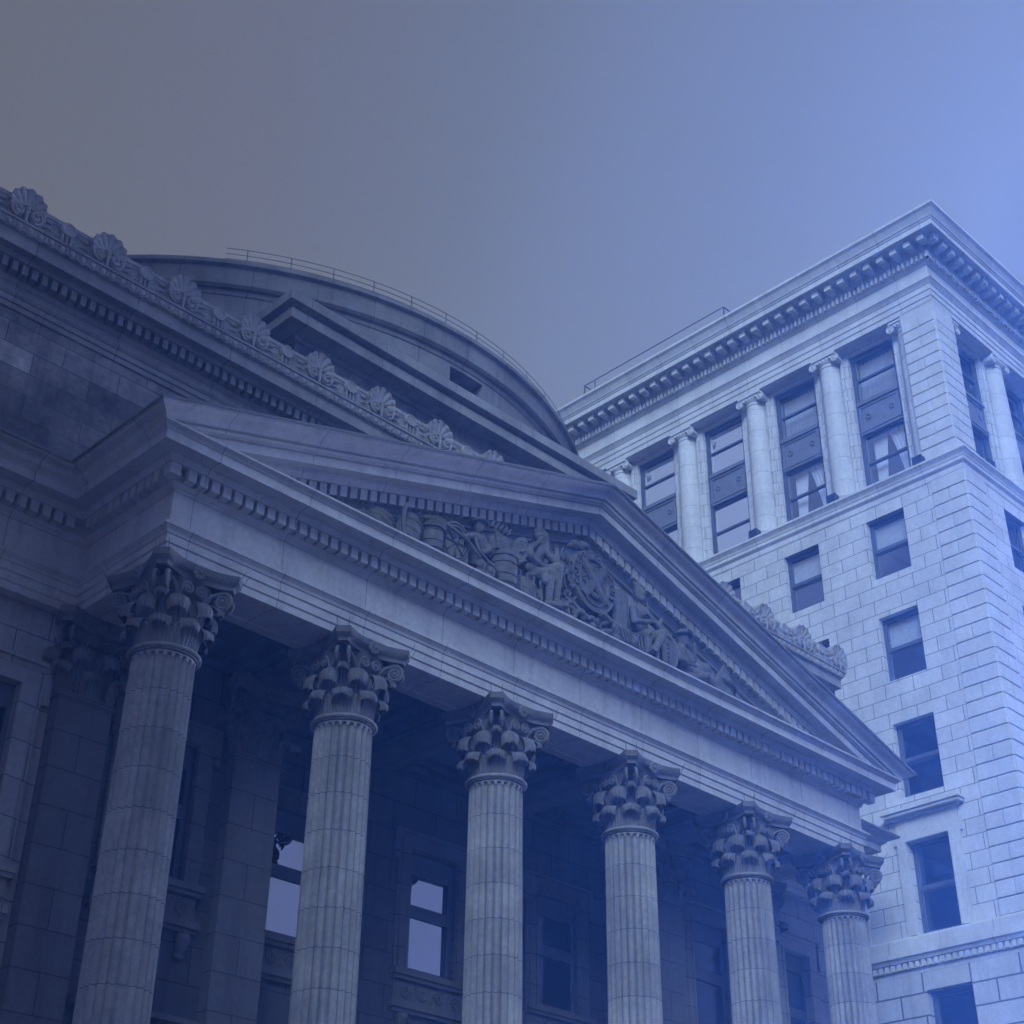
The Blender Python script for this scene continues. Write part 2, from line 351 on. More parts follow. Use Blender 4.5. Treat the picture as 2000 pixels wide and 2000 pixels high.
# columns -----------------------------------------------------------
def spiral(c, ax, ay, r0, turns, start, n=26, shrink=.16):
    c, ax, ay = Vector(c), Vector(ax), Vector(ay); pts = []
    for i in range(n+1):
        t = i/n; a = start+turns*2*PI*t; r = r0*(1-(1-shrink)*t); pts.append(c+ax*r*math.cos(a)+ay*r*math.sin(a))
    return pts
def leaf(mb, ang, r0, z0, h, wd, curl, sq=False):
    """acanthus leaf: ribbed blade hugging the bell, broad scalloped tip rolled outward and down"""
    nu, nv = 23, 26; path = []
    for j in range(nv):
        t = j/(nv-1)
        if t < .55:
            q = t/.55; r = r0+.03+.05*q*q; z = z0+h*.80*q
        else:
            q = (t-.55)/.45; a = q*PI*1.15; r = r0+.08+curl*.5*(1-math.cos(a)); z = z0+h*.80+h*.20*math.sin(min(a, PI*1.15))
        path.append((r, z, t))
    rows = []; ca, sa = math.cos(ang), math.sin(ang); k = 1/max(abs(ca), abs(sa)) if sq else 1
    for i in range(nu):
        s_ = -1+2*i/(nu-1); row = []
        for r, z, t in path:
            if t < .55: wv = wd*(.80+.30*math.sin(t/.55*PI*.6))
            else: wv = wd*(1.08-.10*((t-.55)/.45)**2)
            e = max(0, (t-.62)/.38)
            lob = 1-.17*(.5-.5*math.cos(t*36))*abs(s_)**1.5
            rib = .030*abs(math.cos(s_*PI*2.5))**.7*(1-.3*e)
            off = s_*wv*.5*lob; rr = r-.55*wd*s_*s_*(.25+.35*e)+rib
            zz = z-.16*wd*s_*s_*e-.045*abs(math.sin(s_*PI*3.5))*e**2
            row.append((rr*k*ca-off*sa, rr*k*sa+off*ca, zz))
        rows.append(row)
    mb.grid(rows)
def make_capital(sq=False):
    mb = MB(); H = 1.48
    rb = .475
    if not sq:
        mb.lathe([(rb,-.06),(rb,.7),(.53,.95),(.60,1.12),(.66,1.22),(.2,1.23)], 32)
    else:
        mb.box(-rb,-rb,-.06,rb,rb,1.0); mb.box(-.58,-.58,1.0,.58,.58,1.225)
    for k in range(8): leaf(mb, k*PI/4+PI/8*0, rb, .0, .47, .40, .22, sq)
    for k in range(8): leaf(mb, k*PI/4+PI/8, rb-.005, .02, .84, .41, .26, sq)
    for q in range(4):
        a = PI/4+q*PI/2; ca, sa = math.cos(a), math.sin(a)
        # corner volutes: two ribbons that meet under the abacus corner
        for sg in (-1, 1):
            t0 = a+sg*.50
            base = Vector((math.cos(t0)*.56, math.sin(t0)*.56, .62)); mid = Vector((math.cos(a+sg*.33)*.66, math.sin(a+sg*.33)*.66, .95)); 
            rad = Vector((math.cos(a+sg*.07), math.sin(a+sg*.07), 0)); cc = rad*.885+Vector((0,0,1.005)); cc += Vector((-sa, ca, 0))*sg*.035
            sp = spiral(cc, rad, (0,0,1), .165, -2.1, PI*.70, 34)
            pts = [base, base.lerp(mid, .5)+Vector((0,0,.03)), mid, mid.lerp(sp[0], .5)+Vector((0,0,.05))]+sp
            n = len(pts); mb.tube(pts, [.022+.014*min(1, i/4) for i in range(4)]+[.038-.018*i/(n-5) for i in range(n-4)], 6)
            mb.ell(cc, (.05,.05,.05), 8, 6)
        # small leaf below the volute
        leaf(mb, a, .52, .50, .42, .26, .30)
        # helices and fleuron on each face
        b = q*PI/2; rad = Vector((math.cos(b), math.sin(b), 0)); tg = Vector((-math.sin(b), math.cos(b), 0))
        for sg in (-1, 1):
            cc = rad*.66+tg*sg*.125+Vector((0,0,1.02))
            sp = spiral(cc, tg*sg, (0,0,1), .108, 1.9, PI*.15-.2, 26)
            st = rad*.50+tg*sg*.26+Vector((0,0,.66))
            pts = [st, st.lerp(sp[0], .4)+rad*.03, st.lerp(sp[0], .75)+rad*.02]+sp; n = len(pts)
            mb.tube(pts, [.024]*3+[.027-.011*i/(n-4) for i in range(n-3)], 6)
            mb.ell(cc, (.034,.034,.034), 8, 6)
        for k in range(9):
            aa = 2*PI*k/9; c = rad*.735+tg*.085*math.cos(aa)+Vector((0,0,1.335+.085*math.sin(aa)))
            mb.ell(c, (.047,.047,.06), 7, 5)
        mb.ell(rad*.765+Vector((0,0,1.335)), (.05,.05,.05), 8, 6)
    if not sq:
        for q in range(4):
            a = PI/4+q*PI/2; c = Vector((math.cos(a), math.sin(a), 0)); tq = Vector((-c.y, c.x, 0))
            for sg in (-1, 1): mb.tube([c*1.17+tq*.1*sg+Vector((0,0,1.46)), c*1.24+tq*.12*sg+Vector((0,0,1.60))], .006, 4)
    # abacus with hollow sides
    def aba(z, s):
        pts = []
        for q in range(4):
            a = q*PI/2; rad = Vector((math.cos(a), math.sin(a))); tg = Vector((-math.sin(a), math.cos(a)))
            for i in range(9):
                t = -1+i/4; pts.append(rad*((.635+.195*t*t)*1.0+s)+tg*t*(.685+s*.4))
        return [(p.x, p.y, z) for p in pts]
    mb.grid([aba(1.225,-.12),aba(1.225,-.03),aba(1.27,-.03),aba(1.315,.01),aba(1.325,.03),aba(1.345,.035),aba(1.36,.06),aba(1.479,.075),aba(1.479,-.2)], close_v=True)
    return mb
CZ0 = 2.1; CZ1 = 13.09
def shaft_mesh():
    mb = MB(); H = CZ1-CZ0; nf, per = 24, 6
    zs = [0, .12, .2, .26]+[.26+(H-.26-.34)*i/14 for i in range(1, 15)]+[H-.315, H-.30, H-.28, H-.26, H-.24, H-.22, H-.20, H-.185, H-.17, H-.155, H-.145, H-.135, H-.12, 0]
    rows = []
    zs = zs[:-1]+[H-.10]
    for z in zs:
        t = z/H; R = .562-.030*max(0, (t-.2)/.8)**1.35
        row = []
        for k in range(nf*per):
            a = 2*PI*k/(nf*per); q = (k % per)/per
            d = 0
            x = (q-.5)/.40
            if abs(x) < 1:
                hw = math.sqrt(max(0, 1-x*x)); top = H-.30+.16*hw; bot = .14+.12*(1-hw)
                if bot < z < top+1e-6: d = .068*hw**.85
            row.append(((R-d)*math.cos(a), (R-d)*math.sin(a), z))
        rows.append(row)
    mb.grid(rows, close_v=True)
    mb.lathe([(.53,H-.105),(.56,H-.10),(.565,H-.085),(.555,H-.07),(.60,H-.068),(.622,H-.045),(.622,H-.02),(.60,H),(.5,H)], 48)
    return mb
def col_base():
    mb = MB(); mb.lathe([(.56,.0),(.62,-.02),(.66,-.06),(.70,-.07),(.74,-.11),(.70,-.16),(.66,-.18),(.65,-.24),(.70,-.28),(.80,-.30),(.86,-.37),(.80,-.45)], 40)
    mb.box(-.86,-.86,-.75,.86,.86,-.45); return mb
sh = shaft_mesh(); col0 = sh.build('column', M['shaft'], None, smooth=True, ang=35); col0.location = (12.0, 20.46, CZ0)
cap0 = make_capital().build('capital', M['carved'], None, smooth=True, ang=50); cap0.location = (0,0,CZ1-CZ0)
cap0.parent = col0
b0 = col_base().build('column_base', M['trim'], None, smooth=True, ang=40); b0.parent = col0
setpar(col0, bank)
CXS = [12.04, 15.93, 19.83, 23.83, 27.90, 31.73]
col0.location = (CXS[0], 20.46, CZ0)
for i in range(1, 6): copy_tree(col0, bank, (CXS[i], 20.46, CZ0), PI/2*i)

# pilasters and walls of the porch ------------------------------------
def pilaster_mesh(h):
    mb = MB(); mb.box(-.535,-.535,0,.535,.535,h-.12); mb.box(-.555,-.555,h-.12,.555,.555,h-.085); mb.box(-.6,-.6,h-.085,.6,.6,h); return mb
PX = [12.03, 15.80, 27.90, 31.67]
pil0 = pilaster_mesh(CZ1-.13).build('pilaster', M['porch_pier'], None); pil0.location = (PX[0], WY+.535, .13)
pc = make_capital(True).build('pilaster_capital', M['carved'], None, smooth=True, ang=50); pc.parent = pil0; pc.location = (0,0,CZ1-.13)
setpar(pil0, bank)
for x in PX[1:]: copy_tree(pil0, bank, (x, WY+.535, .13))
def wall_grid(mb, ax, c, u0, u1, z0, z1, holes, depth):
    """wall with rectangular holes. ax 'y': plane y=c facing -y (u=x); ax 'x': plane x=c facing -x (u=y)"""
    us = sorted({u0, u1, *[h[0] for h in holes], *[h[1] for h in holes]}); zs = sorted({z0, z1, *[h[2] for h in holes], *[h[3] for h in holes]})
    P = (lambda u, d, z: (u, c+d, z)) if ax == 'y' else (lambda u, d, z: (c+d, u, z))
    for i in range(len(us)-1):
        for j in range(len(zs)-1):
            um, zm = (us[i]+us[i+1])/2, (zs[j]+zs[j+1])/2
            if any(h[0] < um < h[1] and h[2] < zm < h[3] for h in holes): continue
            mb.add([P(us[i],0,zs[j]),P(us[i+1],0,zs[j]),P(us[i+1],0,zs[j+1]),P(us[i],0,zs[j+1])], [(0,1,2,3)])
    for a, b, c0, c1 in holes:
        mb.add([P(a,0,c0),P(b,0,c0),P(b,0,c1),P(a,0,c1),P(a,depth,c0),P(b,depth,c0),P(b,depth,c1),P(a,depth,c1)], [(0,1,5,4),(1,2,6,5),(2,3,7,6),(3,0,4,7)])
W1, W2 = 23.15, 24.5
HW = .70; WIN_Z = (10.42, 13.05)
endc = (13.90, 29.80); midc = (CX-3.95, CX, CX+3.95); wingc = (10.33, 33.37)
mb = MB()
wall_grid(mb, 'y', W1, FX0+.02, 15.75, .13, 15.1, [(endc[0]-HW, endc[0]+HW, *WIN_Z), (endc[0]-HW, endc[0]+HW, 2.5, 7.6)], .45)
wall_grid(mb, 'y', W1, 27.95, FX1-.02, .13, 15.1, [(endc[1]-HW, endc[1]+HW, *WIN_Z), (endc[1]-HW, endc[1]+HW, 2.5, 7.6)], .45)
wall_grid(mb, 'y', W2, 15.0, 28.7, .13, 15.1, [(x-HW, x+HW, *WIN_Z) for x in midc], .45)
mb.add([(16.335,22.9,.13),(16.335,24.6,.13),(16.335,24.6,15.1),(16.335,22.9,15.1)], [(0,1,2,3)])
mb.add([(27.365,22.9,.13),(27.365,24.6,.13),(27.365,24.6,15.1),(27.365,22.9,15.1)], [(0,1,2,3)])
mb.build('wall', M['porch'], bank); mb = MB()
wall_grid(mb, 'y', W1, 7.88, FX0+.02, .13, 15.3, [(wingc[0]-.54, wingc[0]+.54, 9.9, 13.08)], .45)
wall_grid(mb, 'y', W1, FX1-.02, 35.82, .13, 15.3, [(wingc[1]-.54, wingc[1]+.54, 9.9, 13.08)], .45)
for x in (7.88, 35.82): mb.add([(x,W1,.13),(x,46,.13),(x,46,15.3),(x,W1,15.3)], [(0,1,2,3)])
mb.add([(7.88,46,.13),(35.82,46,.13),(35.82,46,21),(7.88,46,21)], [(0,1,2,3)])
mb.build('wing_wall', M['wall'], bank)
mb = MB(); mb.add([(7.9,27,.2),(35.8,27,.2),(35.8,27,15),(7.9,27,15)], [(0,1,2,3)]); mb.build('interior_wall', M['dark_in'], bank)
mb = MB()
mb.box(7.9, 19.0, .1, 35.8, 23.2, 1.35)
for i in range(7): mb.box(11.0-.0, 19.0-.34*(i+1), .1, 32.7, 19.0-.34*i, 1.35-.165*(i+1))
mb.build('portico_steps', M['pier'], bank)
# ceiling with beams and coffers
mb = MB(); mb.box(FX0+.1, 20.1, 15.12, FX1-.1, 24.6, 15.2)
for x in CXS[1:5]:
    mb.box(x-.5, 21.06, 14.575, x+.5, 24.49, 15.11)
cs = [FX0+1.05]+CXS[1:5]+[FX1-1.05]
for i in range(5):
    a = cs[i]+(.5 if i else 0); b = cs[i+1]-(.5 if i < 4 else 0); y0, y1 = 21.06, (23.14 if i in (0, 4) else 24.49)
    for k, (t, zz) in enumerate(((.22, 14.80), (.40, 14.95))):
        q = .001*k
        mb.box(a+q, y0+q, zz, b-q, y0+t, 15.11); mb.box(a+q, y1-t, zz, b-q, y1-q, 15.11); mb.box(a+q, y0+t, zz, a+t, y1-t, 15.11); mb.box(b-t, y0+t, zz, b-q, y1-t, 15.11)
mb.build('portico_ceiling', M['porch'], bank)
# windows
def frame_ring(mb, P, a, b, z0, z1, wd, d0, d1, bottom=True):
    """rectangular ring (a..b, z0..z1), wd thick, from depth d0 to d1 via P(u,d,z)"""
    def bx(u0, u1, w0, w1):
        mb.add([P(u0,d0,w0),P(u1,d0,w0),P(u1,d1,w0),P(u0,d1,w0),P(u0,d0,w1),P(u1,d0,w1),P(u1,d1,w1),P(u0,d1,w1)], [(0,3,2,1),(4,5,6,7),(0,1,5,4),(1,2,6,5),(2,3,7,6),(3,0,4,7)])
    bx(a, a+wd, z0, z1); bx(b-wd, b, z0, z1); bx(a+wd, b-wd, z1-wd, z1)
    if bottom: bx(a+wd, b-wd, z0, z0+wd)
    return bx
def porch_window(c, wy, hw, z0, z1, fw_, glassmat, scrolls=True, sill=True, mat=None):
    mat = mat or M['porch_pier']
    P = lambda u, d, z: (u, wy+d, z)
    mb = MB()
    # moulded surround with ears at the head
    for k, (ww, dd) in enumerate(((fw_, .05), (fw_*.72, .085), (fw_*.2, .11))):
        o = k*.0015
        bx = frame_ring(mb, P, c-hw-ww, c+hw+ww, z0-.02*(k == 0), z1+ww, ww-o, -dd, .02, bottom=False)
    ear = .12
    for sg in (-1, 1):
        u = c+sg*(hw+fw_)
        bx(min(u, u+sg*ear), max(u, u+sg*ear), z1-.28, z1+fw_-.001)
        u = c+sg*(hw+fw_*.2)
    bx(c-hw-fw_-.1, c+hw+fw_+.1, z1+fw_, z1+fw_+.07)
    wnd = mb.build('window', mat, bank)
    mb = MB(); frame_ring(mb, P, c-hw+.001, c+hw-.001, z0+.001, z1-.001, .085, .12, .30)
    zt = z0+(z1-z0)*.52
    def bar(u0, u1, w0, w1, d0=.11, d1=.31):
        mb.box(u0, wy+d0, w0, u1, wy+d1, w1)
    bar(c-hw+.086, c+hw-.086, zt-.13, zt+.13); bar(c-hw+.087, c+hw-.087, z0+.086, z0+.14); bar(c-hw+.0875, c+hw-.0875, z1-.45, z1-.087)
    mb.build('sash_frame', M['sash'], wnd)
    mb = MB(); mb.add([(c-hw,wy+.16,z0),(c+hw,wy+.16,z0),(c+hw,wy+.16,z1),(c-hw,wy+.16,z1)], [(0,1,2,3)]); mb.build('pane', glassmat, wnd)
    if sill:
        mb = MB(); a, b = c-hw-fw_-.06, c+hw+fw_+.06
        mb.box(a, wy-.20, z0-.12, b, wy+.3, z0-.001); mb.box(a+.03, wy-.15, z0-.20, b-.03, wy, z0-.121)
        mb.box(a+.08, wy-.06, z0-.64, b-.08, wy, z0-.201); mb.box(a, wy-.16, z0-.78, b, wy, z0-.641); mb.box(a+.04, wy-.10, z0-.86, b-.04, wy, z0-.781)
        if scrolls:
            n = 4; wx = (b-a-.36)/n
            for i in range(n):
                cc = (a+.18+wx*(i+.5), wy-.075, z0-.42); mb.tube(spiral(cc, (1,0,0), (0,0,1), .145, 2.0*(1 if i % 2 else -1), PI*.5*i, 30, .1), .026, 6)
                mb.ell((cc[0]+wx*.5*(i < n-1), wy-.07, z0-.30-.2*(i % 2)), (.05,.02,.07), 8, 5)
            for sg in (-1, 1):      # console brackets under the sill
                x = c+sg*(hw+.12)
                mb.tube([(x, wy-.10, z0-.90),(x, wy-.13, z0-1.0),(x, wy-.10, z0-1.12),(x, wy-.05, z0-1.22)], [.13,.14,.12,.08], 10)
                mb.tube(spiral((x, wy-.11, z0-.99), (0,1,0), (0,0,1), .1, 1.6, 0, 18, .2), .035, 6); mb.ell((x, wy-.06, z0-1.27), (.12,.07,.06), 10, 6)
        mb.build('sill', mat, wnd, smooth=True, ang=35)
    return wnd
for c in endc: porch_window(c, W1, HW, *WIN_Z, .36, M['dark_glass'])
for c in midc: porch_window(c, W2, HW, *WIN_Z, .36, M['porch_glass'] if c < 24 else M['dark_glass'])
for c in wingc: porch_window(c, W1, .54, 9.9, 13.08, .44, M['dark_glass'], scrolls=False, mat=M['wall'])
# lower doors/windows in the end bays
for c in endc:
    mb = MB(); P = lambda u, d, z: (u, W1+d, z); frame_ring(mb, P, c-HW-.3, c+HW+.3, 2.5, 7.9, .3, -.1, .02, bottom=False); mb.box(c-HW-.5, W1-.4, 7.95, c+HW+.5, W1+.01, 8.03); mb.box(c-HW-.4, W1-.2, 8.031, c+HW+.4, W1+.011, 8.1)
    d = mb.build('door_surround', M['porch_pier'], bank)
    mb = MB(); mb.box(c-HW, W1+.3, 2.5, c+HW, W1+.4, 7.6); mb.build('door_panel', M['sash'], d)

# attic -------------------------------------------------------------
AX0, AX1, AY = 7.70, 36.0, 23.5
APATH = [(AX0, 46), (AX0, AY), (AX1, AY), (AX1, 46)]
mb = MB(); mb.sweep(APATH, [(0,16.5),(0,20.74)])
mb.build('attic_wall', M['soot'], bank)
ATT = [(0,20.735),(.05,20.74),(.05,20.85),(.09,20.865),(.09,20.98),(.12,21.0),(.16,21.05),(.16,21.08),(.04,21.10),(.04,21.30),(.06,21.31),(.12,21.38),(.12,21.63),(.38,21.64),(.40,21.69),(.44,21.72),(.62,21.72),(.63,21.70),(.66,21.70),(.66,22.0),(.68,22.015),(.69,22.03),(.72,22.05),(.76,22.12),(.77,22.19),(.80,22.195),(.80,22.25),(.66,22.27),(-.5,22.3)]
mb = MB(); mb.sweep(APATH, ATT); D2 = dict(z0=21.40, z1=21.635, p0=.10, p1=.34, pitch=.218, wd=.125)
dentils_line(mb, (AX0-.34, AY), (AX1+.34, AY), n=(0,-1), **D2); dentils_line(mb, (AX1, AY), (AX1, 32), n=(1,0), **D2)
att = mb.build('attic_cornice', M['attic_trim'], bank)
# cresting on the cornice
CRY = AY-.66
mb = MB(); mb.sweep(APATH, [(.40,22.24),(.66,22.24),(.66,22.30),(.645,22.31),(.645,22.66),(.665,22.68),(.665,22.72),(.685,22.735),(.685,22.83),(.60,22.85),(.40,22.85),(.40,22.24)])
n = int((AX1-AX0+1.4)/.2345)
for i in range(n):
    x = CX+(i-(n-1)/2)*.2345; y = AY-.745; z = 22.105
    mb.ell((x, y, z), (.062,.05,.078), 10, 6)
    mb.tube([(x+.10*math.cos(a), y+.005, z+.02+.115*math.sin(a)) for a in [PI*(1.0+k/8) for k in range(9)]], .016, 5)
    mb.tube([(x+.1173, y-.01, z+.08), (x+.1173, y, z-.08)], [.02,.012], 5)
for i in range(30):
    y = AY-.5+i*.2345; mb.ell((AX1+.745, y, 22.105), (.05,.062,.078), 8, 5)
crest = mb.build('cresting', M['carved_light'], bank, smooth=True, ang=30)
def shell_mesh():
    mb = MB()
    # solid fan, scalloped edge, facing -y, origin at the panel face foot
    nb = 9; c0 = Vector((0, 0, .36)); na = 90; nr = 12; rows = []
    for j in range(nr+1):
        t = j/nr; row = []
        for i in range(na+1):
            a = math.radians(-28)+math.radians(236)*i/na; ph = (i/na*nb) % 1
            lobe = math.sin(ph*PI); R = (.345+.045*lobe) if True else 0
            R *= (1.0+.22*max(0, math.sin(a)))
            r = R*(.10+.90*t)
            dep = .05+.075*t**1.5+.05*t*(lobe-.5)
            row.append((c0.x+r*math.cos(a), -dep, c0.z+r*math.sin(a)))
        rows.append(row)
    mb.grid(rows)
    back = [[(p[0], .14, p[2]) for p in rows[-1]]]; mb.grid([rows[-1], back[0]])
    b = len(mb.v); m = na+1; mb.add(back[0], [tuple(range(m))])
    # rim
    mb.tube([(p[0]*1.0, -.12, p[2]) for p in rows[-1]], .017, 5)
    # backing block
    mb.box(-.36, -.03, 0, .36, .14, .42)
    for sg in (-1, 1):
        cc = Vector((sg*.19, -.05, .22)); mb.ell(cc, (.135,.09,.15), 14, 8)
        mb.tube(spiral(cc+Vector((0,-.07,0)), (sg,0,0), (0,0,1), .16, 1.5, -PI*.5, 26, .2), .026, 6); mb.ell(cc+Vector((0,-.10,.03)), (.04,.04,.03), 8, 5)
    mb.tube([(0,-.09,.0),(0,-.10,.2),(0,-.11,.38)], [.03,.045,.05], 8)
    mb.tube([(-.2,-.06,.40),(0,-.10,.42),(.2,-.06,.40)], [.02,.035,.02], 6)
    return mb
def disc_mesh():
    mb = MB(); ring = lambda r, y: [(r*math.cos(2*PI*k/28), y, .40+r*math.sin(2*PI*k/28)) for k in range(28)]
    mb.grid([ring(.15,.0),ring(.17,-.02),ring(.17,-.085),ring(.155,-.105),ring(.12,-.10),ring(.11,-.088),ring(.0,-.085)], close_v=True)
    for x in (-.10, 0, .10):
        mb.tube([(x,-.04,.26),(x,-.05,.12),(x,-.03,.02)], [.028,.034,.02], 7)
    return mb
def sprig_mesh():
    """leaf scroll relief between a shell and a disc (towards +x)"""
    mb = MB()
    for k in range(5):
        a = math.radians(20+35*k); mb.ell((.13+.05*math.cos(a), -.012, .33+.05*math.sin(a)), (.05,.022,.022), 8, 5, Matrix.Rotation(-a, 3, 'Y'))
    mb.tube([(0,-.01,.06),(.12,-.02,.10),(.25,-.025,.08),(.34,-.02,.04)], [.03,.028,.025,.02], 6)
    mb.tube(spiral((.40,-.02,.13), (1,0,0), (0,0,1), .075, 1.4, PI, 18, .2), .022, 6)
    mb.ell((.40,-.03,.13), (.035,.03,.035), 8, 5)
    mb.tube([(.02,-.01,.17),(.12,-.02,.20),(.24,-.02,.16)], [.012,.022,.008], 5)
    return mb
sh0 = shell_mesh().build('shell_ornament', M['carved_light'], None, smooth=True, ang=45)
di0 = disc_mesh().build('disc_ornament', M['carved_light'], None, smooth=True, ang=40)
sp0 = sprig_mesh().build('leaf_scroll', M['carved_light'], None, smooth=True, ang=60)
fsh = fdi = fsp = True
for k in range(-8, 9):
    x = 21.82+1.843*k; loc = (x, CRY, 22.25)
    if fsh: sh0.location = loc; setpar(sh0, crest); fsh = False
    else: copy_tree(sh0, crest, loc)
    if k < 8:
        loc = (x+.9215, CRY, 22.25)
        if fdi: di0.location = loc; setpar(di0, crest); fdi = False
        else: copy_tree(di0, crest, loc)
        for sg in (1, -1):
            o = sp0 if fsp else sp0.copy()
            if not fsp: S.collection.objects.link(o); o.parent = None
            o.location = (x+.38 if sg == 1 else x+1.843-.38, CRY-.0, 22.27); o.scale = (sg, 1, 1); setpar(o, crest); fsp = False
c = copy_tree(sh0, crest, (AX1+.66, AY-.0, 22.25), PI/2)
mb = MB(); mb.add([(AX0,AY,22.28),(AX1,AY,22.28),(AX1,46,22.28),(AX0,46,22.28)], [(0,1,2,3)]); mb.build('attic_roof', M['lead'], bank)

# front block of the drum -----------------------------------------------
BX0, BX1, BY = 16.45, 27.25, 24.09
BP = [(BX0, 28), (BX0, BY), (BX1, BY), (BX1, 28)]
mb = MB(); mb.sweep(BP, [(0,22.2),(0,24.30)]); blk = mb.build('drum_porch_wall', M['soot'], bank)
mb = MB(); mb.sweep(BP, [(0,24.29),(.06,24.30),(.10,24.38),(.55,24.385),(.60,24.385),(.60,24.66),(.55,24.68),(.50,24.78),(.70,24.785),(.74,24.785),(.74,25.06),(.70,25.09),(-1,25.35)])
mb.build('coping', M['attic_trim'], blk)
# drum ------------------------------------------------------------------
DC = (CX, 34.9)
mb = MB()
WR = 10.9
mb.lathe([(WR,22.0),(WR,25.55)], 128, DC)
a0, a1 = math.radians(270-2.7), math.radians(270+3.6)     # dark slot in the wall below the soffit
mb.lathe([(WR,25.55),(WR,26.19)], 120, DC, a1, a0+2*PI)
mb.lathe([(WR,25.55),(10.2,25.55),(10.2,26.19),(WR,26.19)], 12, DC, a0, a1)
for a_ in (a0, a1): mb.add([(DC[0]+r*math.cos(a_), DC[1]+r*math.sin(a_), z) for r, z in ((WR,25.55),(10.2,25.55),(10.2,26.19),(WR,26.19))], [(0,1,2,3)])
mb.lathe([(WR,26.19),(WR,26.28),(10.93,26.30),(10.95,26.36),(10.95,26.44),(11.04,26.45),(11.06,26.48),(11.08,26.49),(11.10,26.52),(11.10,27.0),(11.11,27.03),(11.18,27.06),(11.21,27.08),(11.21,27.2),(10.9,27.26),(10.3,27.3)], 160, DC)
drum = mb.build('dome_drum', M['drum'], bank, smooth=True, ang=25)
mb = MB(); mb.lathe([(10.35,27.25),(10.3,27.5),(9.2,28.3),(7.2,29.2),(4,29.9),(0.01,30.1)], 96, DC); mb.build('dome_roof', M['lead'], drum, smooth=True, ang=40)
mb = MB()
for zz in (27.40, 27.56, 27.74):
    mb.tube([(DC[0]+11.0*math.cos(a), DC[1]+11.0*math.sin(a), zz) for a in [math.radians(270-36+.9*i) for i in range(110)]], .0085, 5)
for i in range(25):
    a = math.radians(270-33.2+5.8*i); mb.tube([(DC[0]+11.0*math.cos(a), DC[1]+11.0*math.sin(a), z) for z in (27.0, 27.75)], .012, 5)
mb.build('safety_railing', M['rail'], drum)

# relief sculpture in the tympanum ---------------------------------------
def sculpt(name, fn, voxel=.022, mat=None, parent=None):
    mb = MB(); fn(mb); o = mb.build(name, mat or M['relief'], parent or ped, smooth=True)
    m = o.modifiers.new('Remesh', 'REMESH'); m.mode = 'VOXEL'; m.voxel_size = voxel; m.use_smooth_shade = True
    m = o.modifiers.new('Smooth', 'SMOOTH'); m.factor = .5; m.iterations = 1
    for nm, sz, st in (('carving_folds', .16, .032), ('chisel_grain', .045, .022)):
        tx = bpy.data.textures.get(nm) or bpy.data.textures.new(nm, 'CLOUDS'); tx.noise_scale = sz; tx.noise_depth = 2
        m = o.modifiers.new(nm, 'DISPLACE'); m.texture = tx; m.strength = st; m.mid_level = .5; m.texture_coords = 'LOCAL'
    return o
Y0 = 19.62
def head(mb, c, f, s=1.0, beard=False, hat=None, hair=True):
    """f = facing (unit, plan)"""
    c = Vector(c); f = Vector((f[0], f[1], 0)).normalized(); r = Vector((f.y, -f.x, 0)); U = Vector((0,0,1))
    B = Matrix((r, f, U)).transposed()
    mb.ell(c, (.105*s,.135*s,.16*s), 14, 10, B)
    mb.ell(c+f*.12*s-U*.02*s, (.022*s,.045*s,.045*s), 8, 6, B)
    mb.ell(c+f*.10*s-U*.09*s, (.05*s,.035*s,.018*s), 8, 6, B)
    for sg in (-1, 1):
        mb.ell(c+r*sg*.105*s, (.02*s,.03*s,.045*s), 8, 6, B); mb.ell(c+f*.108*s+r*sg*.045*s+U*.045*s, (.04*s,.025*s,.014*s), 8, 6, B)
    mb.ell(c+f*.07*s-U*.12*s, (.06*s,.06*s,.05*s), 8, 6, B)
    mb.cap(c-U*.12*s-f*.03*s, c-U*.28*s-f*.05*s, .07*s, .09*s)
    if hair: mb.ell(c+U*.04*s-f*.035*s, (.125*s,.14*s,.15*s), 12, 8, B)
    if beard:
        mb.ell(c+f*.10*s-U*.19*s, (.075*s,.065*s,.13*s), 10, 8, B)
    if hat:
        mb.ell(c+U*.10*s, (.24*s,.25*s,.035*s), 16, 6, B); mb.ell(c+U*.16*s, (.125*s,.135*s,.11*s), 12, 8, B)
def hand(mb, c, d, s=1.0, curl=(0,0,-1)):
    c = Vector(c); d = Vector(d).normalized(); cu = Vector(curl); sd_ = d.cross(cu).normalized()
    mb.ell(c, (.045*s,.045*s,.045*s), 8, 6)
    for i, ln in enumerate((.085, .1, .095, .075)):
        p = c+sd_*(i-1.5)*.026*s+d*.02*s; q = p+d*ln*.55*s; mb.cap(p, q, .0135*s, .0125*s, 6); mb.cap(q, q+(d*.5+cu*.7)*ln*.5*s, .0125*s, .011*s, 6)
    mb.cap(c-sd_*.04*s, c-sd_*.07*s+d*.06*s+cu*.03*s, .015*s, .012*s, 6)
def foot(mb, c, d, s=1.0):
    c = Vector(c); d = Vector(d).normalized(); mb.cap(c, c+d*.19*s, .055*s, .042*s, 8); mb.ell(c-d*.02*s, (.06*s,.06*s,.06*s), 8, 6)
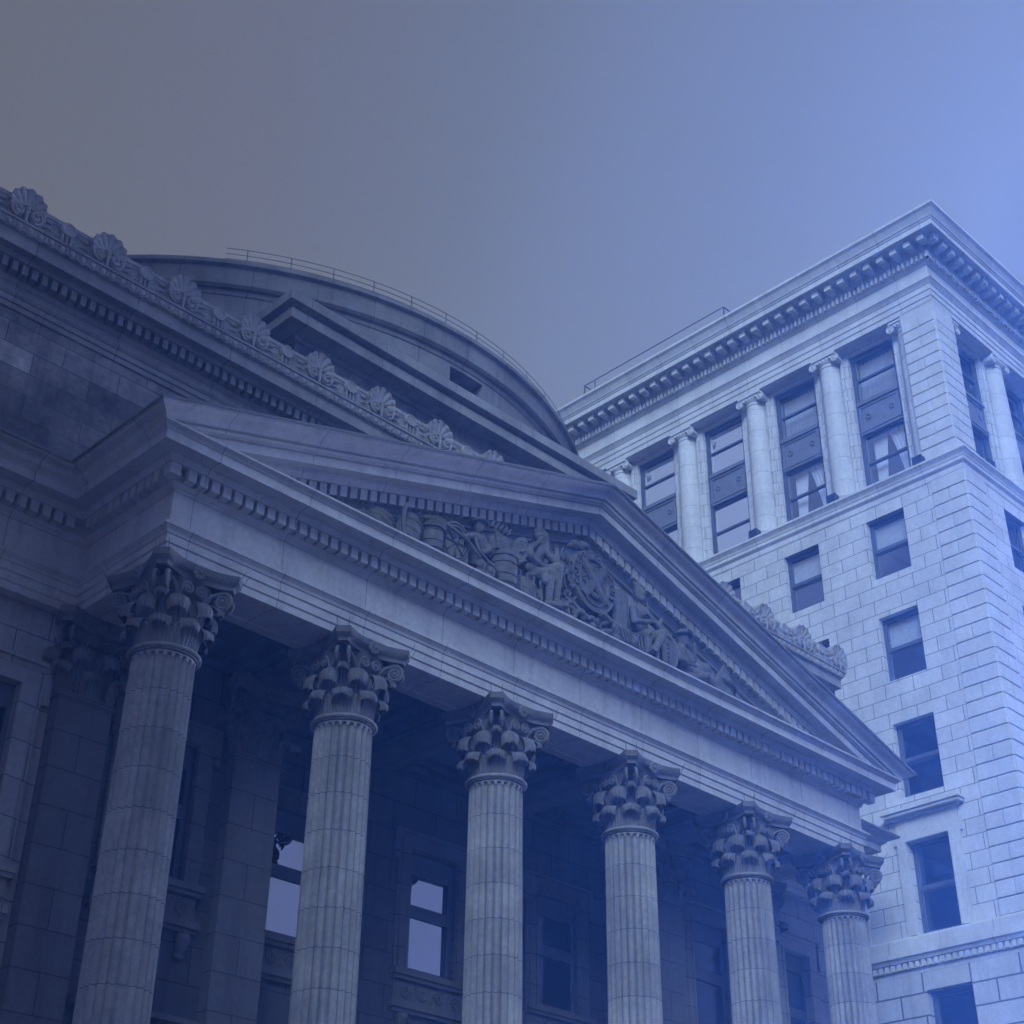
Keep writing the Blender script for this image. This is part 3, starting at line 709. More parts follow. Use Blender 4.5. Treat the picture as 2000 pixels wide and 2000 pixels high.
def trapper(mb):        # bearded man seated on a bale, pack on his back, turned to the shield
    hip = Vector((19.98, 19.70, 17.62)); sho = Vector((20.12, 19.66, 18.28))
    mb.cap(hip, hip.lerp(sho, .55), .21, .19, 14); mb.cap(hip.lerp(sho, .5), sho-Vector((0,0,.08)), .2, .23, 14)
    mb.cap(sho+Vector((-.18,.02,-.03)), sho+Vector((.16,-.06,-.03)), .12, .12)
    head(mb, (20.25, 19.60, 18.60), (.85,-.5), 1.15, beard=True)
    mb.ell((20.20, 19.63, 18.72), (.15,.15,.09), 12, 8); mb.ell((20.25,19.62,18.83), (.05,.05,.05))
    sR = sho+Vector((.2,-.12,-.06)); eR = Vector((20.50, 19.42, 18.02)); hR = Vector((20.54, 19.44, 18.30))
    mb.cap(sR, eR, .10, .08); mb.cap(eR, hR, .08, .055); hand(mb, hR+Vector((0,0,.05)), (-.3,0,1), 1.1, (-1,0,0))
    sL = sho+Vector((-.24,-.04,-.04)); eL = Vector((19.72,19.42,17.86)); hL = Vector((19.55,19.40,18.0)); mb.cap(sL, eL, .10, .075); mb.cap(eL, Vector((19.98,19.34,17.72)), .07, .055); hand(mb, (20.04,19.33,17.72), (1,0,0), 1.1)
    kR = Vector((20.50, 19.36, 17.86)); aR = Vector((20.46, 19.38, 17.12)); mb.cap(hip+Vector((.08,-.05,-.02)), kR, .17, .125); mb.cap(kR, aR, .12, .075); foot(mb, aR+Vector((.0,0,-.1)), (.9,-.3,-.15), 1.3)
    kL = Vector((20.18, 19.28, 17.58)); aL = Vector((20.20, 19.36, 16.98)); mb.cap(hip+Vector((-.05,-.1,-.04)), kL, .17, .12); mb.cap(kL, aL, .11, .075); foot(mb, aL+Vector((0,0,-.1)), (.8,-.5,0), 1.3)
    mb.cap((19.80,19.55,17.66), (20.22,19.45,17.62), .11, .10); mb.cap((20.05,19.36,17.62),(20.08,19.34,17.35), .06,.09)
def pack_(mb):
    mb.ell((19.66,19.72,17.98), (.26,.2,.52), 16, 12, Matrix.Rotation(math.radians(22), 3, 'Y')); 
    for k in range(7):
        t = k/6; mb.cap((19.44+.40*t,19.56,17.60+.80*t), (19.36+.40*t,19.52,17.58+.80*t-.12), .022, .018, 6)
    mb.cap((19.5,19.55,17.6),(20.05,19.42,18.45), .035,.035)
    for z in (17.75,18.0,18.25): mb.cap((19.5,19.5,z-.1),(19.85,19.5,z+.1), .02,.02,6)
def bale(mb):
    mb.ell((19.74,19.68,17.05), (.44,.3,.40), 16, 12)
    for k in range(4): mb.cap((19.45+.2*k,19.40,16.8),(19.42+.2*k,19.42,17.38), .03,.03,6)
def sailor(mb):         # man in a brimmed hat hauling a rope, seen from the side
    hip = Vector((18.44,19.70,17.20)); sho = Vector((18.44,19.66,17.74))
    mb.cap(hip, sho, .19, .19, 14); mb.cap(sho+Vector((-.12,-.06,0)), sho+Vector((.14,.04,0)), .12, .11)
    head(mb, (18.36,19.58,18.02), (-.55,-.8), .95, hat=True)
    e = Vector((18.10,19.42,17.66)); h = Vector((17.80,19.42,17.50)); mb.cap(sho+Vector((-.14,-.1,-.03)), e, .10,.075); mb.cap(e, h, .072,.052); hand(mb, h, (-1,0,-.2), 1.1)
    e2 = Vector((18.52,19.44,17.48)); mb.cap(sho+Vector((.16,-.06,-.05)), e2, .09,.07); mb.cap(e2, (18.30,19.36,17.32), .065,.05); hand(mb, (18.25,19.35,17.31), (-1,0,0), 1.1)
    mb.cap(hip+Vector((-.05,-.08,0)), (18.22,19.36,17.0), .15,.11); mb.cap((18.22,19.36,17.0),(18.3,19.4,16.78), .1,.08); mb.cap(hip+Vector((.06,-.05,0)), (18.50,19.38,16.95), .15,.12); mb.cap((18.50,19.38,16.95),(18.46,19.4,16.78), .1,.09); foot(mb, (18.3,19.36,16.80), (-1,-.3,0), 1.2); foot(mb, (18.5,19.36,16.80), (-1,-.3,0), 1.2)
    for k in range(5): mb.cap((18.28+.08*k,19.47,17.34),(18.29+.08*k,19.46,17.62), .018,.018,6)
def warrior(mb):        # seated figure with feathered crest, braid and bare arms
    hip = Vector((23.52,19.72,17.40)); sho = Vector((23.48,19.68,18.06))
    mb.cap(hip, hip.lerp(sho,.5), .20,.19,14); mb.cap(hip.lerp(sho,.5), sho-Vector((0,0,.06)), .2,.23,14); mb.cap(sho+Vector((-.2,-.02,0)), sho+Vector((.22,-.02,0)), .115,.115)
    head(mb, (23.42,19.56,18.42), (-.35,-.9), 1.18)
    for k in range(7):
        a = -.7+1.4*k/6; mb.cap((23.42+.12*math.sin(a),19.60,18.55),(23.43+.26*math.sin(a),19.62,18.66+.12*math.cos(a)), .035,.03,6)
    for k in range(8): mb.ell((23.57+.012*k,19.52,18.36-.07*k), (.04,.04,.045), 8,6)
    eR = Vector((23.10,19.50,17.62)); mb.cap(sho+Vector((-.24,-.06,-.02)), eR, .095,.075); mb.cap(eR,(23.40,19.34,17.66), .072,.052); hand(mb,(23.46,19.33,17.68),(1,0,.1),1.15)
    eL = Vector((23.84,19.46,17.72)); mb.cap(sho+Vector((.25,-.06,-.02)), eL, .095,.075); mb.cap(eL,(23.58,19.32,17.72), .072,.052); hand(mb,(23.52,19.31,17.74),(-1,0,.1),1.15)
    kR = Vector((23.30,19.28,17.30)); mb.cap(hip+Vector((-.08,-.06,-.03)),kR,.165,.12); mb.cap(kR,(23.34,19.36,16.92),.11,.075); foot(mb,(23.32,19.3,16.84),(-.4,-.9,0),1.2)
    kL = Vector((23.76,19.26,17.46)); mb.cap(hip+Vector((.08,-.06,-.02)),kL,.165,.12); mb.cap(kL,(23.52,19.32,16.94),.11,.075); foot(mb,(23.5,19.28,16.84),(-.6,-.8,0),1.2)
    for k in range(9): mb.cap((23.28+.05*k,19.44,18.06-.03*abs(k-4)),(23.28+.05*k,19.41,17.90-.03*abs(k-4)), .018,.014,6)
    mb.cap((23.80,19.30,17.44),(23.92,19.34,16.85), .10,.07); mb.cap((23.90,19.4,17.9),(24.02,19.46,17.2), .05,.09)
def recliner(mb):       # figure in a hat leaning back, legs stretched to the corner
    hip = Vector((25.05,19.68,17.0)); sho = Vector((24.82,19.66,17.56)); mb.cap(hip,sho,.19,.19,14); mb.cap(sho+Vector((-.14,-.04,0)),sho+Vector((.15,-.02,.0)),.11,.11)
    head(mb,(24.90,19.58,17.86),(.5,-.85),1.0,hat=True)
    mb.cap(sho+Vector((-.16,-.08,0)),(24.62,19.46,17.24),.09,.075); mb.cap((24.62,19.46,17.24),(24.92,19.38,17.16),.07,.05); hand(mb,(24.97,19.37,17.16),(1,0,0),1.1)
    mb.cap(sho+Vector((.16,-.08,0)),(25.10,19.44,17.34),.085,.07); mb.cap((25.10,19.44,17.34),(25.0,19.34,17.62),.065,.05); hand(mb,(24.99,19.33,17.66),(-.2,0,1),1.1,(-1,0,0))
    mb.cap(hip+Vector((.05,-.05,0)),(25.50,19.42,17.30),.155,.11); mb.cap((25.50,19.42,17.30),(25.80,19.42,16.90),.10,.07); foot(mb,(25.84,19.4,16.85),(1,-.2,0),1.2)
    mb.cap(hip+Vector((0,-.1,-.05)),(25.42,19.34,17.02),.15,.11); mb.cap((25.42,19.34,17.02),(25.72,19.36,16.82),.10,.07)
def shield_round(mb):
    mb.ell((24.20,19.5,17.22), (.30,.06,.42), 18, 8, Matrix.Rotation(math.radians(-12),3,'Y'))
    for k in range(6): mb.cap((24.0,19.43,16.9+.11*k),(24.18,19.42,16.88+.11*k),.022,.022,6)
    mb.tube([(24.20+.31*math.cos(a),19.46,17.22+.43*math.sin(a)) for a in [2*PI*k/24 for k in range(25)]], .03, 6)
def barrel(mb, c, r, h, tilt=0):
    c = Vector(c); R_ = Matrix.Rotation(tilt,3,'Y'); pr = [(.0,-h),(.8*r,-h),(.9*r,-.75*h),(r,-.3*h),(r,.3*h),(.9*r,.75*h),(.8*r,h),(0,h)]
    rows = [[c+R_@Vector((q*math.cos(2*PI*k/24), q*math.sin(2*PI*k/24), z)) for k in range(24)] for q, z in pr]; mb.grid(rows, close_v=True)
    for z in (-.7,-.3,.3,.7):
        q = r*(1.02-.18*(abs(z)-.3)*.7); mb.tube([c+R_@Vector((q*math.cos(a),q*math.sin(a),z*h)) for a in [2*PI*k/24 for k in range(25)]], .018, 5)
P_ = lambda n, f, v=.02: sculpt(n, f, v)
P_('trapper_statue', trapper); P_('fur_pack', pack_); P_('bale', bale); P_('sailor_statue', sailor); P_('warrior_statue', warrior); P_('reclining_statue', recliner); P_('round_shield', shield_round)
mb = MB(); barrel(mb, (19.06,19.56,17.22), .30, .46, .05); mb.build('barrel', M['relief'], ped, smooth=True, ang=40)
mb = MB(); barrel(mb, (17.10,19.6,17.22), .24, .40, 0); 
for k in range(4): mb.tube([(17.10+.27*math.cos(a), 19.6+.27*math.sin(a), 17.42+.055*k+.02*math.sin(a)) for a in [2*PI*j/24 for j in range(25)]], .03, 6)
mb.build('rope_coiled_keg', M['relief'], ped, smooth=True, ang=40)
def sack(c, r, t):
    def f(mb):
        mb.ell(c, r, 16, 12, Matrix.Rotation(t,3,'Y'))
        for k in range(3): mb.tube([Vector(c)+Matrix.Rotation(t,3,'Y')@Vector((r[0]*1.0*math.cos(a)*.98, -r[1]*.0+r[1]*1.0*math.sin(a)*.98, (-.4+.4*k)*r[2])) for a in [2*PI*j/20 for j in range(21)]], .025, 6)
    return f
P_('grain_sack', sack((15.80,19.66,17.0), (.34,.24,.36), .5)); P_('grain_sack', sack((16.50,19.64,17.1), (.30,.25,.50), .25)); P_('grain_sack', sack((15.38,19.7,16.88), (.22,.2,.30), .2))
mb = MB()       # crescent handle and wheel
mb.tube([(16.32+.0*k+.12*math.cos(a), 19.42, 17.2+.42*math.sin(a)) for k, a in enumerate([PI*.6+PI*.8*j/14 for j in range(15)])], .045, 7); mb.build('tool_handle', M['relief'], ped, smooth=True)
mb = MB()
for r in (.36, .29): mb.tube([(17.66+r*math.cos(a), 19.52-.05*math.sin(a), 17.35+r*1.15*math.sin(a)) for a in [2*PI*j/28 for j in range(29)]], .035, 6)
for k in range(8): a = PI*k/4; mb.tube([(17.66,19.52,17.35),(17.66+.3*math.cos(a),19.5,17.35+.34*math.sin(a))], .025, 6)
mb.ell((17.66,19.5,17.35),(.07,.08,.07)); mb.build('cart_wheel', M['relief'], ped, smooth=True)
mb = MB(); mb.tube([(16.75,19.46,17.52),(17.1,19.40,17.60),(17.5,19.38,17.52),(17.85,19.38,17.44),(18.15,19.36,17.22),(18.34,19.34,17.0)], .04, 7)
mb.tube([(18.05,19.34,17.55),(18.1,19.3,17.3),(18.35,19.30,17.12),(18.6,19.34,17.1),(18.72,19.36,16.9)], .035, 7); mb.build('hauling_rope', M['relief'], ped, smooth=True)
def nets(mb):
    mb.ell((18.95,19.70,17.86), (.26,.22,.36), 16, 12, Matrix.Rotation(.2,3,'Y'))
    for k in range(8):
        mb.cap((18.72+.06*k,19.50,18.14-.03*k),(18.86+.06*k,19.47,17.66-.01*k), .022,.018,6); mb.cap((18.76+.06*k,19.48,17.66+.03*k),(18.86+.05*k,19.48,18.05), .018,.018,6)
    for k in range(5): mb.cap((18.70+.12*k,19.55,18.20),(18.72+.12*k,19.5,18.30), .05,.03,6)
P_('netted_bundle', nets)
# foliage clump
mb = MB(); rnd = random.Random(4)
for k in range(230):
    x = rnd.uniform(20.52, 21.20); z = rnd.uniform(16.85, 18.55-.5*abs(x-20.85)); a = rnd.uniform(-.8,.8)
    mb.ell((x, 19.66-.16*rnd.random(), z), (.035,.02,.085*rnd.uniform(.7,1.3)), 6, 5, Matrix.Rotation(a,3,'Y') @ Matrix.Rotation(rnd.uniform(-.6,.6),3,'X'))
mb.ell((20.86,19.80,17.5),(.32,.12,.85),16,12)
mb.build('carved_foliage', M['relief'], ped, smooth=True)
# garter shield with its motto
SC = Vector((21.82, 19.56, 18.12)); tilt_ = .0
mb = MB()
def oring(a, b, y): return [(SC.x+a*math.cos(2*PI*k/48), y, SC.z+b*math.sin(2*PI*k/48)) for k in range(48)]
mb.grid([oring(.70,.76,19.85),oring(.70,.76,19.54),oring(.685,.745,19.515),oring(.66,.72,19.515),oring(.65,.71,19.535),oring(.505,.605,19.535),oring(.495,.595,19.505),oring(.455,.555,19.50),oring(.44,.54,19.53),oring(.43,.53,19.575),oring(.01,.01,19.53)], close_v=True)
shl = mb.build('motto_shield', M['relief'], ped, smooth=True, ang=35)
mb = MB()
for sg in (-1, 1):
    d = Vector((.36*sg, 0, .43)); n_ = Vector((-.43*sg, 0, .36)).normalized()
    if True:
        y0, y1 = 19.60, 19.495 if sg > 0 else 19.49
        for (w_, yy) in ((.105, y1), (.06, y1-.02)):
            q = [SC-d-n_*w_, SC+d-n_*w_, SC+d+n_*w_, SC-d+n_*w_]
            mb.add([(p.x, yy_, p.z) for yy_ in (y0, yy) for p in q], [(4,5,6,7),(0,1,5,4),(1,2,6,5),(2,3,7,6),(3,0,4,7)])
mb.build('saltire', M['relief'], shl)
mb = MB(); rnd = random.Random(9)
for (ox, oz) in ((-.26,.0),(.02,.33),(.25,-.02)):
    for k in range(16): mb.ell((SC.x+ox+rnd.uniform(-.09,.09), 19.53, SC.z+oz+rnd.uniform(-.11,.11)), (.04,.035,.03), 7, 5, Matrix.Rotation(rnd.uniform(0,3),3,'Y'))
mb.ell((SC.x+.02,19.53,SC.z-.34),(.14,.06,.07),12,8); mb.ell((SC.x-.12,19.52,SC.z-.32),(.06,.05,.05),8,6); mb.ell((SC.x+.2,19.53,SC.z-.37),(.08,.03,.03),8,6)
mb.build('shield_emblems', M['relief'], shl, smooth=True)
txt = "CONCORDIA SALUS"; mbt = MB()
for i, ch in enumerate(txt):
    if ch == ' ': continue
    cu = bpy.data.curves.new('t', 'FONT'); cu.body = ch; cu.size = .175; cu.extrude = .028; cu.align_x = 'CENTER'; cu.align_y = 'CENTER'; cu.offset = .004; cu.resolution_u = 3
    to = bpy.data.objects.new('t', cu); S.collection.objects.link(to)
    me = bpy.data.meshes.new_from_object(to.evaluated_get(bpy.context.evaluated_depsgraph_get()))
    a = math.radians(198-218*i/(len(txt)-1)); ca, sa = math.cos(a), math.sin(a)
    cpos = Vector((SC.x+.578*ca, 19.515, SC.z+.655*sa)); nx = Vector((ca/.578, 0, sa/.655)).normalized(); tx = Vector((nx.z, 0, -nx.x))
    mbt.add([cpos+tx*v.co.x+nx*v.co.y+Vector((0,-1,0))*v.co.z for v in me.vertices], [tuple(p.vertices) for p in me.polygons])
    bpy.data.objects.remove(to); bpy.data.meshes.remove(me); bpy.data.curves.remove(cu)
mbt.build('motto_lettering', M['relief'], shl)
def shield_base(mb):
    mb.ell((21.35,19.66,18.92),(.14,.12,.12)); mb.ell((21.62,19.66,19.0),(.16,.12,.12)); mb.cap((21.2,19.68,18.84),(21.85,19.66,18.98),.06,.05)
    rnd = random.Random(3)
    for k in range(26): x = 21.1+1.9*k/25; mb.ell((x,19.46+.1*rnd.random(),16.95+.22*rnd.random()),(.11,.09,.07),8,6,Matrix.Rotation(rnd.uniform(-1,1),3,'Y'))
    for k in range(7): mb.tube([(22.35+.1*k,19.50,17.35-.02*k),(22.5+.11*k,19.38,17.22),(22.62+.1*k,19.38,16.9)],[.03,.03,.025],6)
    mb.ell((22.55,19.62,17.2),(.36,.2,.24)); mb.cap((21.95,19.42,17.32),(22.2,19.42,17.24),.10,.08)
    mb.tube(spiral((21.0,19.45,17.05),(1,0,0),(0,0,1),.24,1.3,PI*.1,24,.3),.05,6); mb.tube(spiral((20.75,19.45,17.0),(-1,0,0),(0,0,1),.2,1.1,PI*.1,20,.3),.045,6)
P_('shield_base_carving', shield_base)
mb = MB(); mb.grid([[(22.62,19.72,17.0),(22.60,19.70,18.30)],[(22.75,19.62,17.0),(22.76,19.60,18.36)],[(22.95,19.60,17.0),(22.98,19.58,18.34)],[(23.08,19.68,17.0),(23.10,19.66,18.24)]]); mb.box(22.62,19.70,16.75,23.08,19.9,18.30); mb.build('standing_slab', M['relief'], ped)
def debris(mb):
    rnd = random.Random(11)
    for k in range(9):
        a = -.2+1.1*k/8; mb.cap((25.85,19.55,16.95),(25.85+.62*math.cos(a),19.46,17.0+.75*math.sin(a)), .09,.05,8)
    mb.ell((26.35,19.5,17.18),(.34,.2,.10),14,8,Matrix.Rotation(.35,3,'Y'))
    for k in range(30): x = 26.1+1.5*rnd.random(); mb.ell((x,19.45+.2*rnd.random(),16.84+.3*rnd.random()*(27.8-x)/1.7),(.10,.06,.05),8,6,Matrix.Rotation(rnd.uniform(-1,1),3,'Y'))
    for k in range(12): x = 14.3+.9*rnd.random(); mb.ell((x,19.5+.2*rnd.random(),16.84+.12*rnd.random()),(.12,.08,.06),8,6,Matrix.Rotation(rnd.uniform(-1,1),3,'Y'))
P_('corner_carving', debris)

# ------------------------------------------------------------------ TOWER
TX, TY = 38.6, 18.67
tower = empty('office_tower', (TX+8, TY+10, .13), 'tall pale stone office block with corner quoins, top colonnade and bracketed cornice', 'building')
TP = [(TX, 52), (TX, TY), (66, TY)]
def face(kind, off=0.0):
    if kind == 'L': return lambda u, d, z: (TX+d, TY+u, z)
    return lambda u, d, z: (TX+u, TY+d, z)
US = [3.03+3.335*i for i in range(9)]          # window axes from the corner
rowsz = [(26.05, 28.25), (22.42, 24.66), (18.62, 21.0)]
hwt = .715
def holes(off):
    H = [(off+u-hwt, off+u+hwt, a, b) for u in US for a, b in rowsz]
    H += [(off+u-hwt, off+u+hwt, 14.51, 17.24) for u in US]; H += [(off+u-hwt, off+u+hwt, 9.4, 12.97) for u in US]
    return H
mb = MB()
wall_grid(mb, 'x', TX, TY, 52, 13.3, 28.85, [h for h in holes(TY) if h[2] > 13], .42)
wall_grid(mb, 'y', TY, TX, 66, 13.3, 28.85, [h for h in holes(TX) if h[2] > 13], .42)
mb.add([(TX,52,.13),(66,52,.13),(66,52,38),(TX,52,38)], [(0,1,2,3)]); mb.add([(66,TY,.13),(66,52,.13),(66,52,38),(66,TY,38)], [(0,1,2,3)])
mb.build('wall', M['tower'], tower)
mb = MB()
wall_grid(mb, 'x', TX-.05, TY-.05, 52, .13, 13.5, [h for h in holes(TY) if h[2] < 13], .47)
wall_grid(mb, 'y', TY-.05, TX-.05, 66, .13, 13.5, [h for h in holes(TX) if h[2] < 13], .47)
mb.build('base_wall', M['tower_base'], tower)
# quoins as separate raised blocks
mb = MB()
def qblock(F, u0, u1, z0, z1, t=.045, c=.018):
    p = [F(u0,.02,z0),F(u1,.02,z0),F(u1,.02,z1),F(u0,.02,z1),F(u0,-t+c,z0),F(u1,-t+c,z0),F(u1,-t+c,z1),F(u0,-t+c,z1),F(u0+c,-t,z0+c),F(u1-c,-t,z0+c),F(u1-c,-t,z1-c),F(u0+c,-t,z1-c)]
    mb.add(p, [(0,1,5,4),(1,2,6,5),(2,3,7,6),(3,0,4,7),(4,5,9,8),(5,6,10,9),(6,7,11,10),(7,4,8,11),(8,9,10,11)])
CH = .4903; zq = 14.52; i = 0
while zq+CH < 28.85:
    for F in (face('L'), face('R')):
        if i % 2 == 0: qblock(F, .012, 1.20, zq+.014, zq+CH-.014)
        else: qblock(F, .012, .615, zq+.014, zq+CH-.014); qblock(F, .64, 1.20, zq+.014, zq+CH-.014)
    zq += CH; i += 1
mb.build('quoins', M['tower_plain'], tower)
def ledge(name, prof, mat, off=0, parent=None):
    mb = MB(); mb.sweep([(TX+off, 52), (TX+off, TY+off), (66, TY+off)], prof); return mb.build(name, mat, parent or tower)
ledge('belt_ledge', [(0,28.70),(.03,28.75),(.03,28.93),(.05,28.95),(.10,29.0),(.12,29.02),(.12,29.13),(.14,29.15),(.16,29.22),(.24,29.33),(.26,29.34),(.26,29.42),(-.9,29.5)], M['tower_trim'])
ledge('sill_band', [(0,14.05),(.14,14.06),(.16,14.08),(.16,14.44),(.13,14.50),(0,14.515)], M['tower_trim'])
mbl = MB(); mbl.sweep([(TX, 52), (TX, TY), (66, TY)], [(-.05,13.45),(.06,13.47),(.07,13.56),(.04,13.58),(.04,13.60),(.09,13.62),(.09,13.80),(.20,13.81),(.24,13.90),(.30,13.93),(.30,14.05),(0,14.06)])
mb = mbl
for kind, ln in (('L', 30), ('R', 25)):
    F = face(kind)
    for k in range(int(ln/.2)):
        u = .0+.2*k; p = [F(u+a, d, z) for z in (13.62, 13.79) for a, d in ((0,-.085),(.11,-.085),(.11,-.18),(0,-.18))]
        mb.add(p, [(0,1,2,3),(7,6,5,4),(0,4,5,1),(1,5,6,2),(2,6,7,3),(3,7,4,0)])
mb.build('dentil_band', M['tower_trim'], tower)
# ordinary windows: one mesh set per face, copied
def tower_window(F, u, z0, z1, kind, tmpl={}):
    mb = MB(); P = lambda a, d, z: F(u+a, d, z); hw = hwt
    bx = frame_ring(mb, P, -hw+.002, hw-.002, z0+.002, z1-.002, .085, .20, .34)
    zm = z0+(z1-z0)*.5; bx(-hw+.088, hw-.088, zm-.045, zm+.045)
    frame_ring(mb, P, -hw+.089, hw-.089, zm+.046, z1-.089, .05, .23, .32); frame_ring(mb, P, -hw+.0895, hw-.0895, z0+.0885, zm-.046, .05, .25, .33)
    o = mb.build('window', M['sash'], tower)
    mb = MB(); mb.add([P(-hw,.29,z0),P(hw,.29,z0),P(hw,.29,z1),P(-hw,.29,z1)], [(0,1,2,3)]); mb.build('pane', M['glass'], o)
    return o
NL, NR = 7, 4
wins = []
for kind, nn in (('L', NL), ('R', NR)):
    F = face(kind)
    for u in US[:nn]:
        for a, b in rowsz: tower_window(F, u, a, b, kind)
        tower_window(F, u, 14.515, 17.235, kind); tower_window(F, u, 9.405, 12.965, kind)
        # aedicule surround of the tall window
        mb = MB(); P = lambda a_, d, z: F(u+a_, d, z)
        bx = frame_ring(mb, P, -hwt-.33, hwt+.33, 14.515, 17.55, .328, -.09, -.001, bottom=False)
        frame_ring(mb, P, -hwt-.22, hwt+.22, 14.516, 17.44, .22, -.13, -.002, bottom=False); frame_ring(mb, P, -hwt-.08, hwt+.08, 14.517, 17.31, .083, -.165, -.003, bottom=False)
        def slab(u0, u1, d0, z0, z1): mb.add([P(u0,.02,z0),P(u1,.02,z0),P(u1,d0,z0),P(u0,d0,z0),P(u0,.02,z1),P(u1,.02,z1),P(u1,d0,z1),P(u0,d0,z1)], [(0,1,2,3),(7,6,5,4),(0,4,5,1),(1,5,6,2),(2,6,7,3),(3,7,4,0)])
        for sg in (-1, 1): slab(min(sg*(hwt+.331), sg*(hwt+.40)), max(sg*(hwt+.331), sg*(hwt+.40)), -.091, 17.2, 17.549)
        slab(-hwt-.31, hwt+.31, -.07, 17.551, 17.93); slab(-hwt-.40, hwt+.40, -.17, 17.931, 18.0); slab(-hwt-.55, hwt+.55, -.34, 18.001, 18.09); slab(-hwt-.60, hwt+.60, -.40, 18.091, 18.17)
        mb.build('window_surround', M['tower_plain'], tower)
# floors close the view through the windows
mb = MB()
for z in (13.4, 17.9, 21.7, 25.35, 28.9, 32.6, 36.2): mb.box(TX+1.35, TY+1.35, z-.1, 65.9, 51.9, z)
mb.box(TX+6, TY+6, 1, TX+6.1, 51, 38); mb.box(TX+6, TY+6, 1, 65, TY+6.1, 38)
for z0, z1 in ((14, 17.4), (18, 21.2), (22, 24.9), (25.5, 28.5), (29.5, 32.2), (32.8, 35.8)):
    mb.box(TX+.9, TY+4.7, z0-.1, TX+6, TY+4.8, z1+.3)
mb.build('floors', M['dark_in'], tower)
# upper colonnade
so = .2; LW = .66; ZB, ZT = 29.45, 35.85
for kind in ('L', 'R'):
    pass
mb = MB()
def lw_holes(o): return [(o+so+2.87+3.335*i-.93, o+so+2.87+3.335*i+.93, 29.75, 35.66) for i in range(8)]
LWIN = [so+2.87+3.335*i for i in range(8)]
wall_grid(mb, 'x', TX+LW, TY+LW, 52, ZB, ZT+.1, lw_holes(TY), .5)
wall_grid(mb, 'y', TY+LW, TX+LW, 66, ZB, ZT+.1, lw_holes(TX)[:7], .5)
cw = mb
mb = MB(); mb.box(TX+so, TY+so, ZB, TX+so+1.28, TY+so+1.28, ZT+.05)
pier = mb.build('corner_pier', M['tower_plain'], tower)
mb = MB(); zq = 30.12; i = 0
while zq+.445 < ZT:
    for K in ('L', 'R'):
        F0 = face(K); F = lambda u, d, z: F0(u+so, d+so, z)
        if i % 2 == 0: qblock(F, .012, 1.26, zq+.012, zq+.445-.012, .04)
        else: qblock(F, .012, .62, zq+.012, zq+.445-.012, .04); qblock(F, .645, 1.26, zq+.012, zq+.445-.012, .04)
    zq += .445; i += 1
mb.build('pier_quoins', M['tower_plain'], pier)
mb = MB(); mb.box(TX+so-.10, TY+so-.10, ZB, TX+so+1.36, TY+so+1.36, 29.95); mb.box(TX+so-.06, TY+so-.06, 29.95, TX+so+1.33, TY+so+1.33, 30.05)
mb.build('pier_plinth', M['tower_plain'], pier)
def ionic(zb, zt):
    H = zt-zb; mb = MB()
    mb.lathe([(.43,.30),(.425,.6),(.42,1.8),(.405,3.6),(.375,H-.48)], 40)
    base = MB(); base.lathe([(.43,.30),(.47,.29),(.47,.25),(.45,.24),(.44,.20),(.50,.17),(.53,.12),(.50,.06),(.50,.05)], 36); base.box(-.54,-.54,-.05,.54,.54,.06)
    cap = MB(); cap.lathe([(.375,H-.48),(.40,H-.47),(.40,H-.44),(.38,H-.43),(.38,H-.36),(.46,H-.27),(.47,H-.24)], 32)
    cap.box(-.50,-.40,H-.24,.50,.40,H-.09); cap.box(-.50,-.46,H-.09,.50,.46,H-.001)
    for sx in (-1, 1):       # volutes on the two faces, joined by a cushion
        for sy in (-1, 1):
            cc = (sx*.46, sy*.40, H-.27); cap.tube(spiral(cc, (sx,0,0), (0,0,1), .165, -2.0*1, PI*.5, 30, .12), .032, 6); cap.ell(cc, (.05,.05,.05), 8, 6)
        cap.tube([(sx*.46,-.39,H-.27),(sx*.46,-.2,H-.27),(sx*.46,0,H-.27),(sx*.46,.2,H-.27),(sx*.46,.39,H-.27)], [.15,.13,.11,.13,.15], 16)
    for k in range(5): cap.ell(((k-2)*.14,-.43,H-.20),(.05,.05,.06),8,6)
    return mb, base, cap
sm, bm, cm = ionic(ZB+.1, ZT)
ic = sm.build('ionic_column', M['tower_shaft'], None, smooth=True, ang=40)
o = bm.build('ionic_base', M['tower_plain'], None, smooth=True, ang=40); o.parent = ic
o = cm.build('ionic_capital', M['tower_plain'], None, smooth=True, ang=40); o.parent = ic
first = True
for K in ('L', 'R'):
    F = face(K); rot = PI/2 if K == 'L' else 0
    for k in range(8 if K == 'L' else 7):
        u = so+1.22 if k == 0 else so+4.54+3.335*(k-1)
        loc = F(u, so+.43, ZB+.1)
        if k == 0: loc = F(u+.08, so+.50, ZB+.1)
        if first: ic.location = loc; ic.rotation_euler = (0,0,-rot); setpar(ic, tower); first = False
        else: copy_tree(ic, tower, loc, -rot)
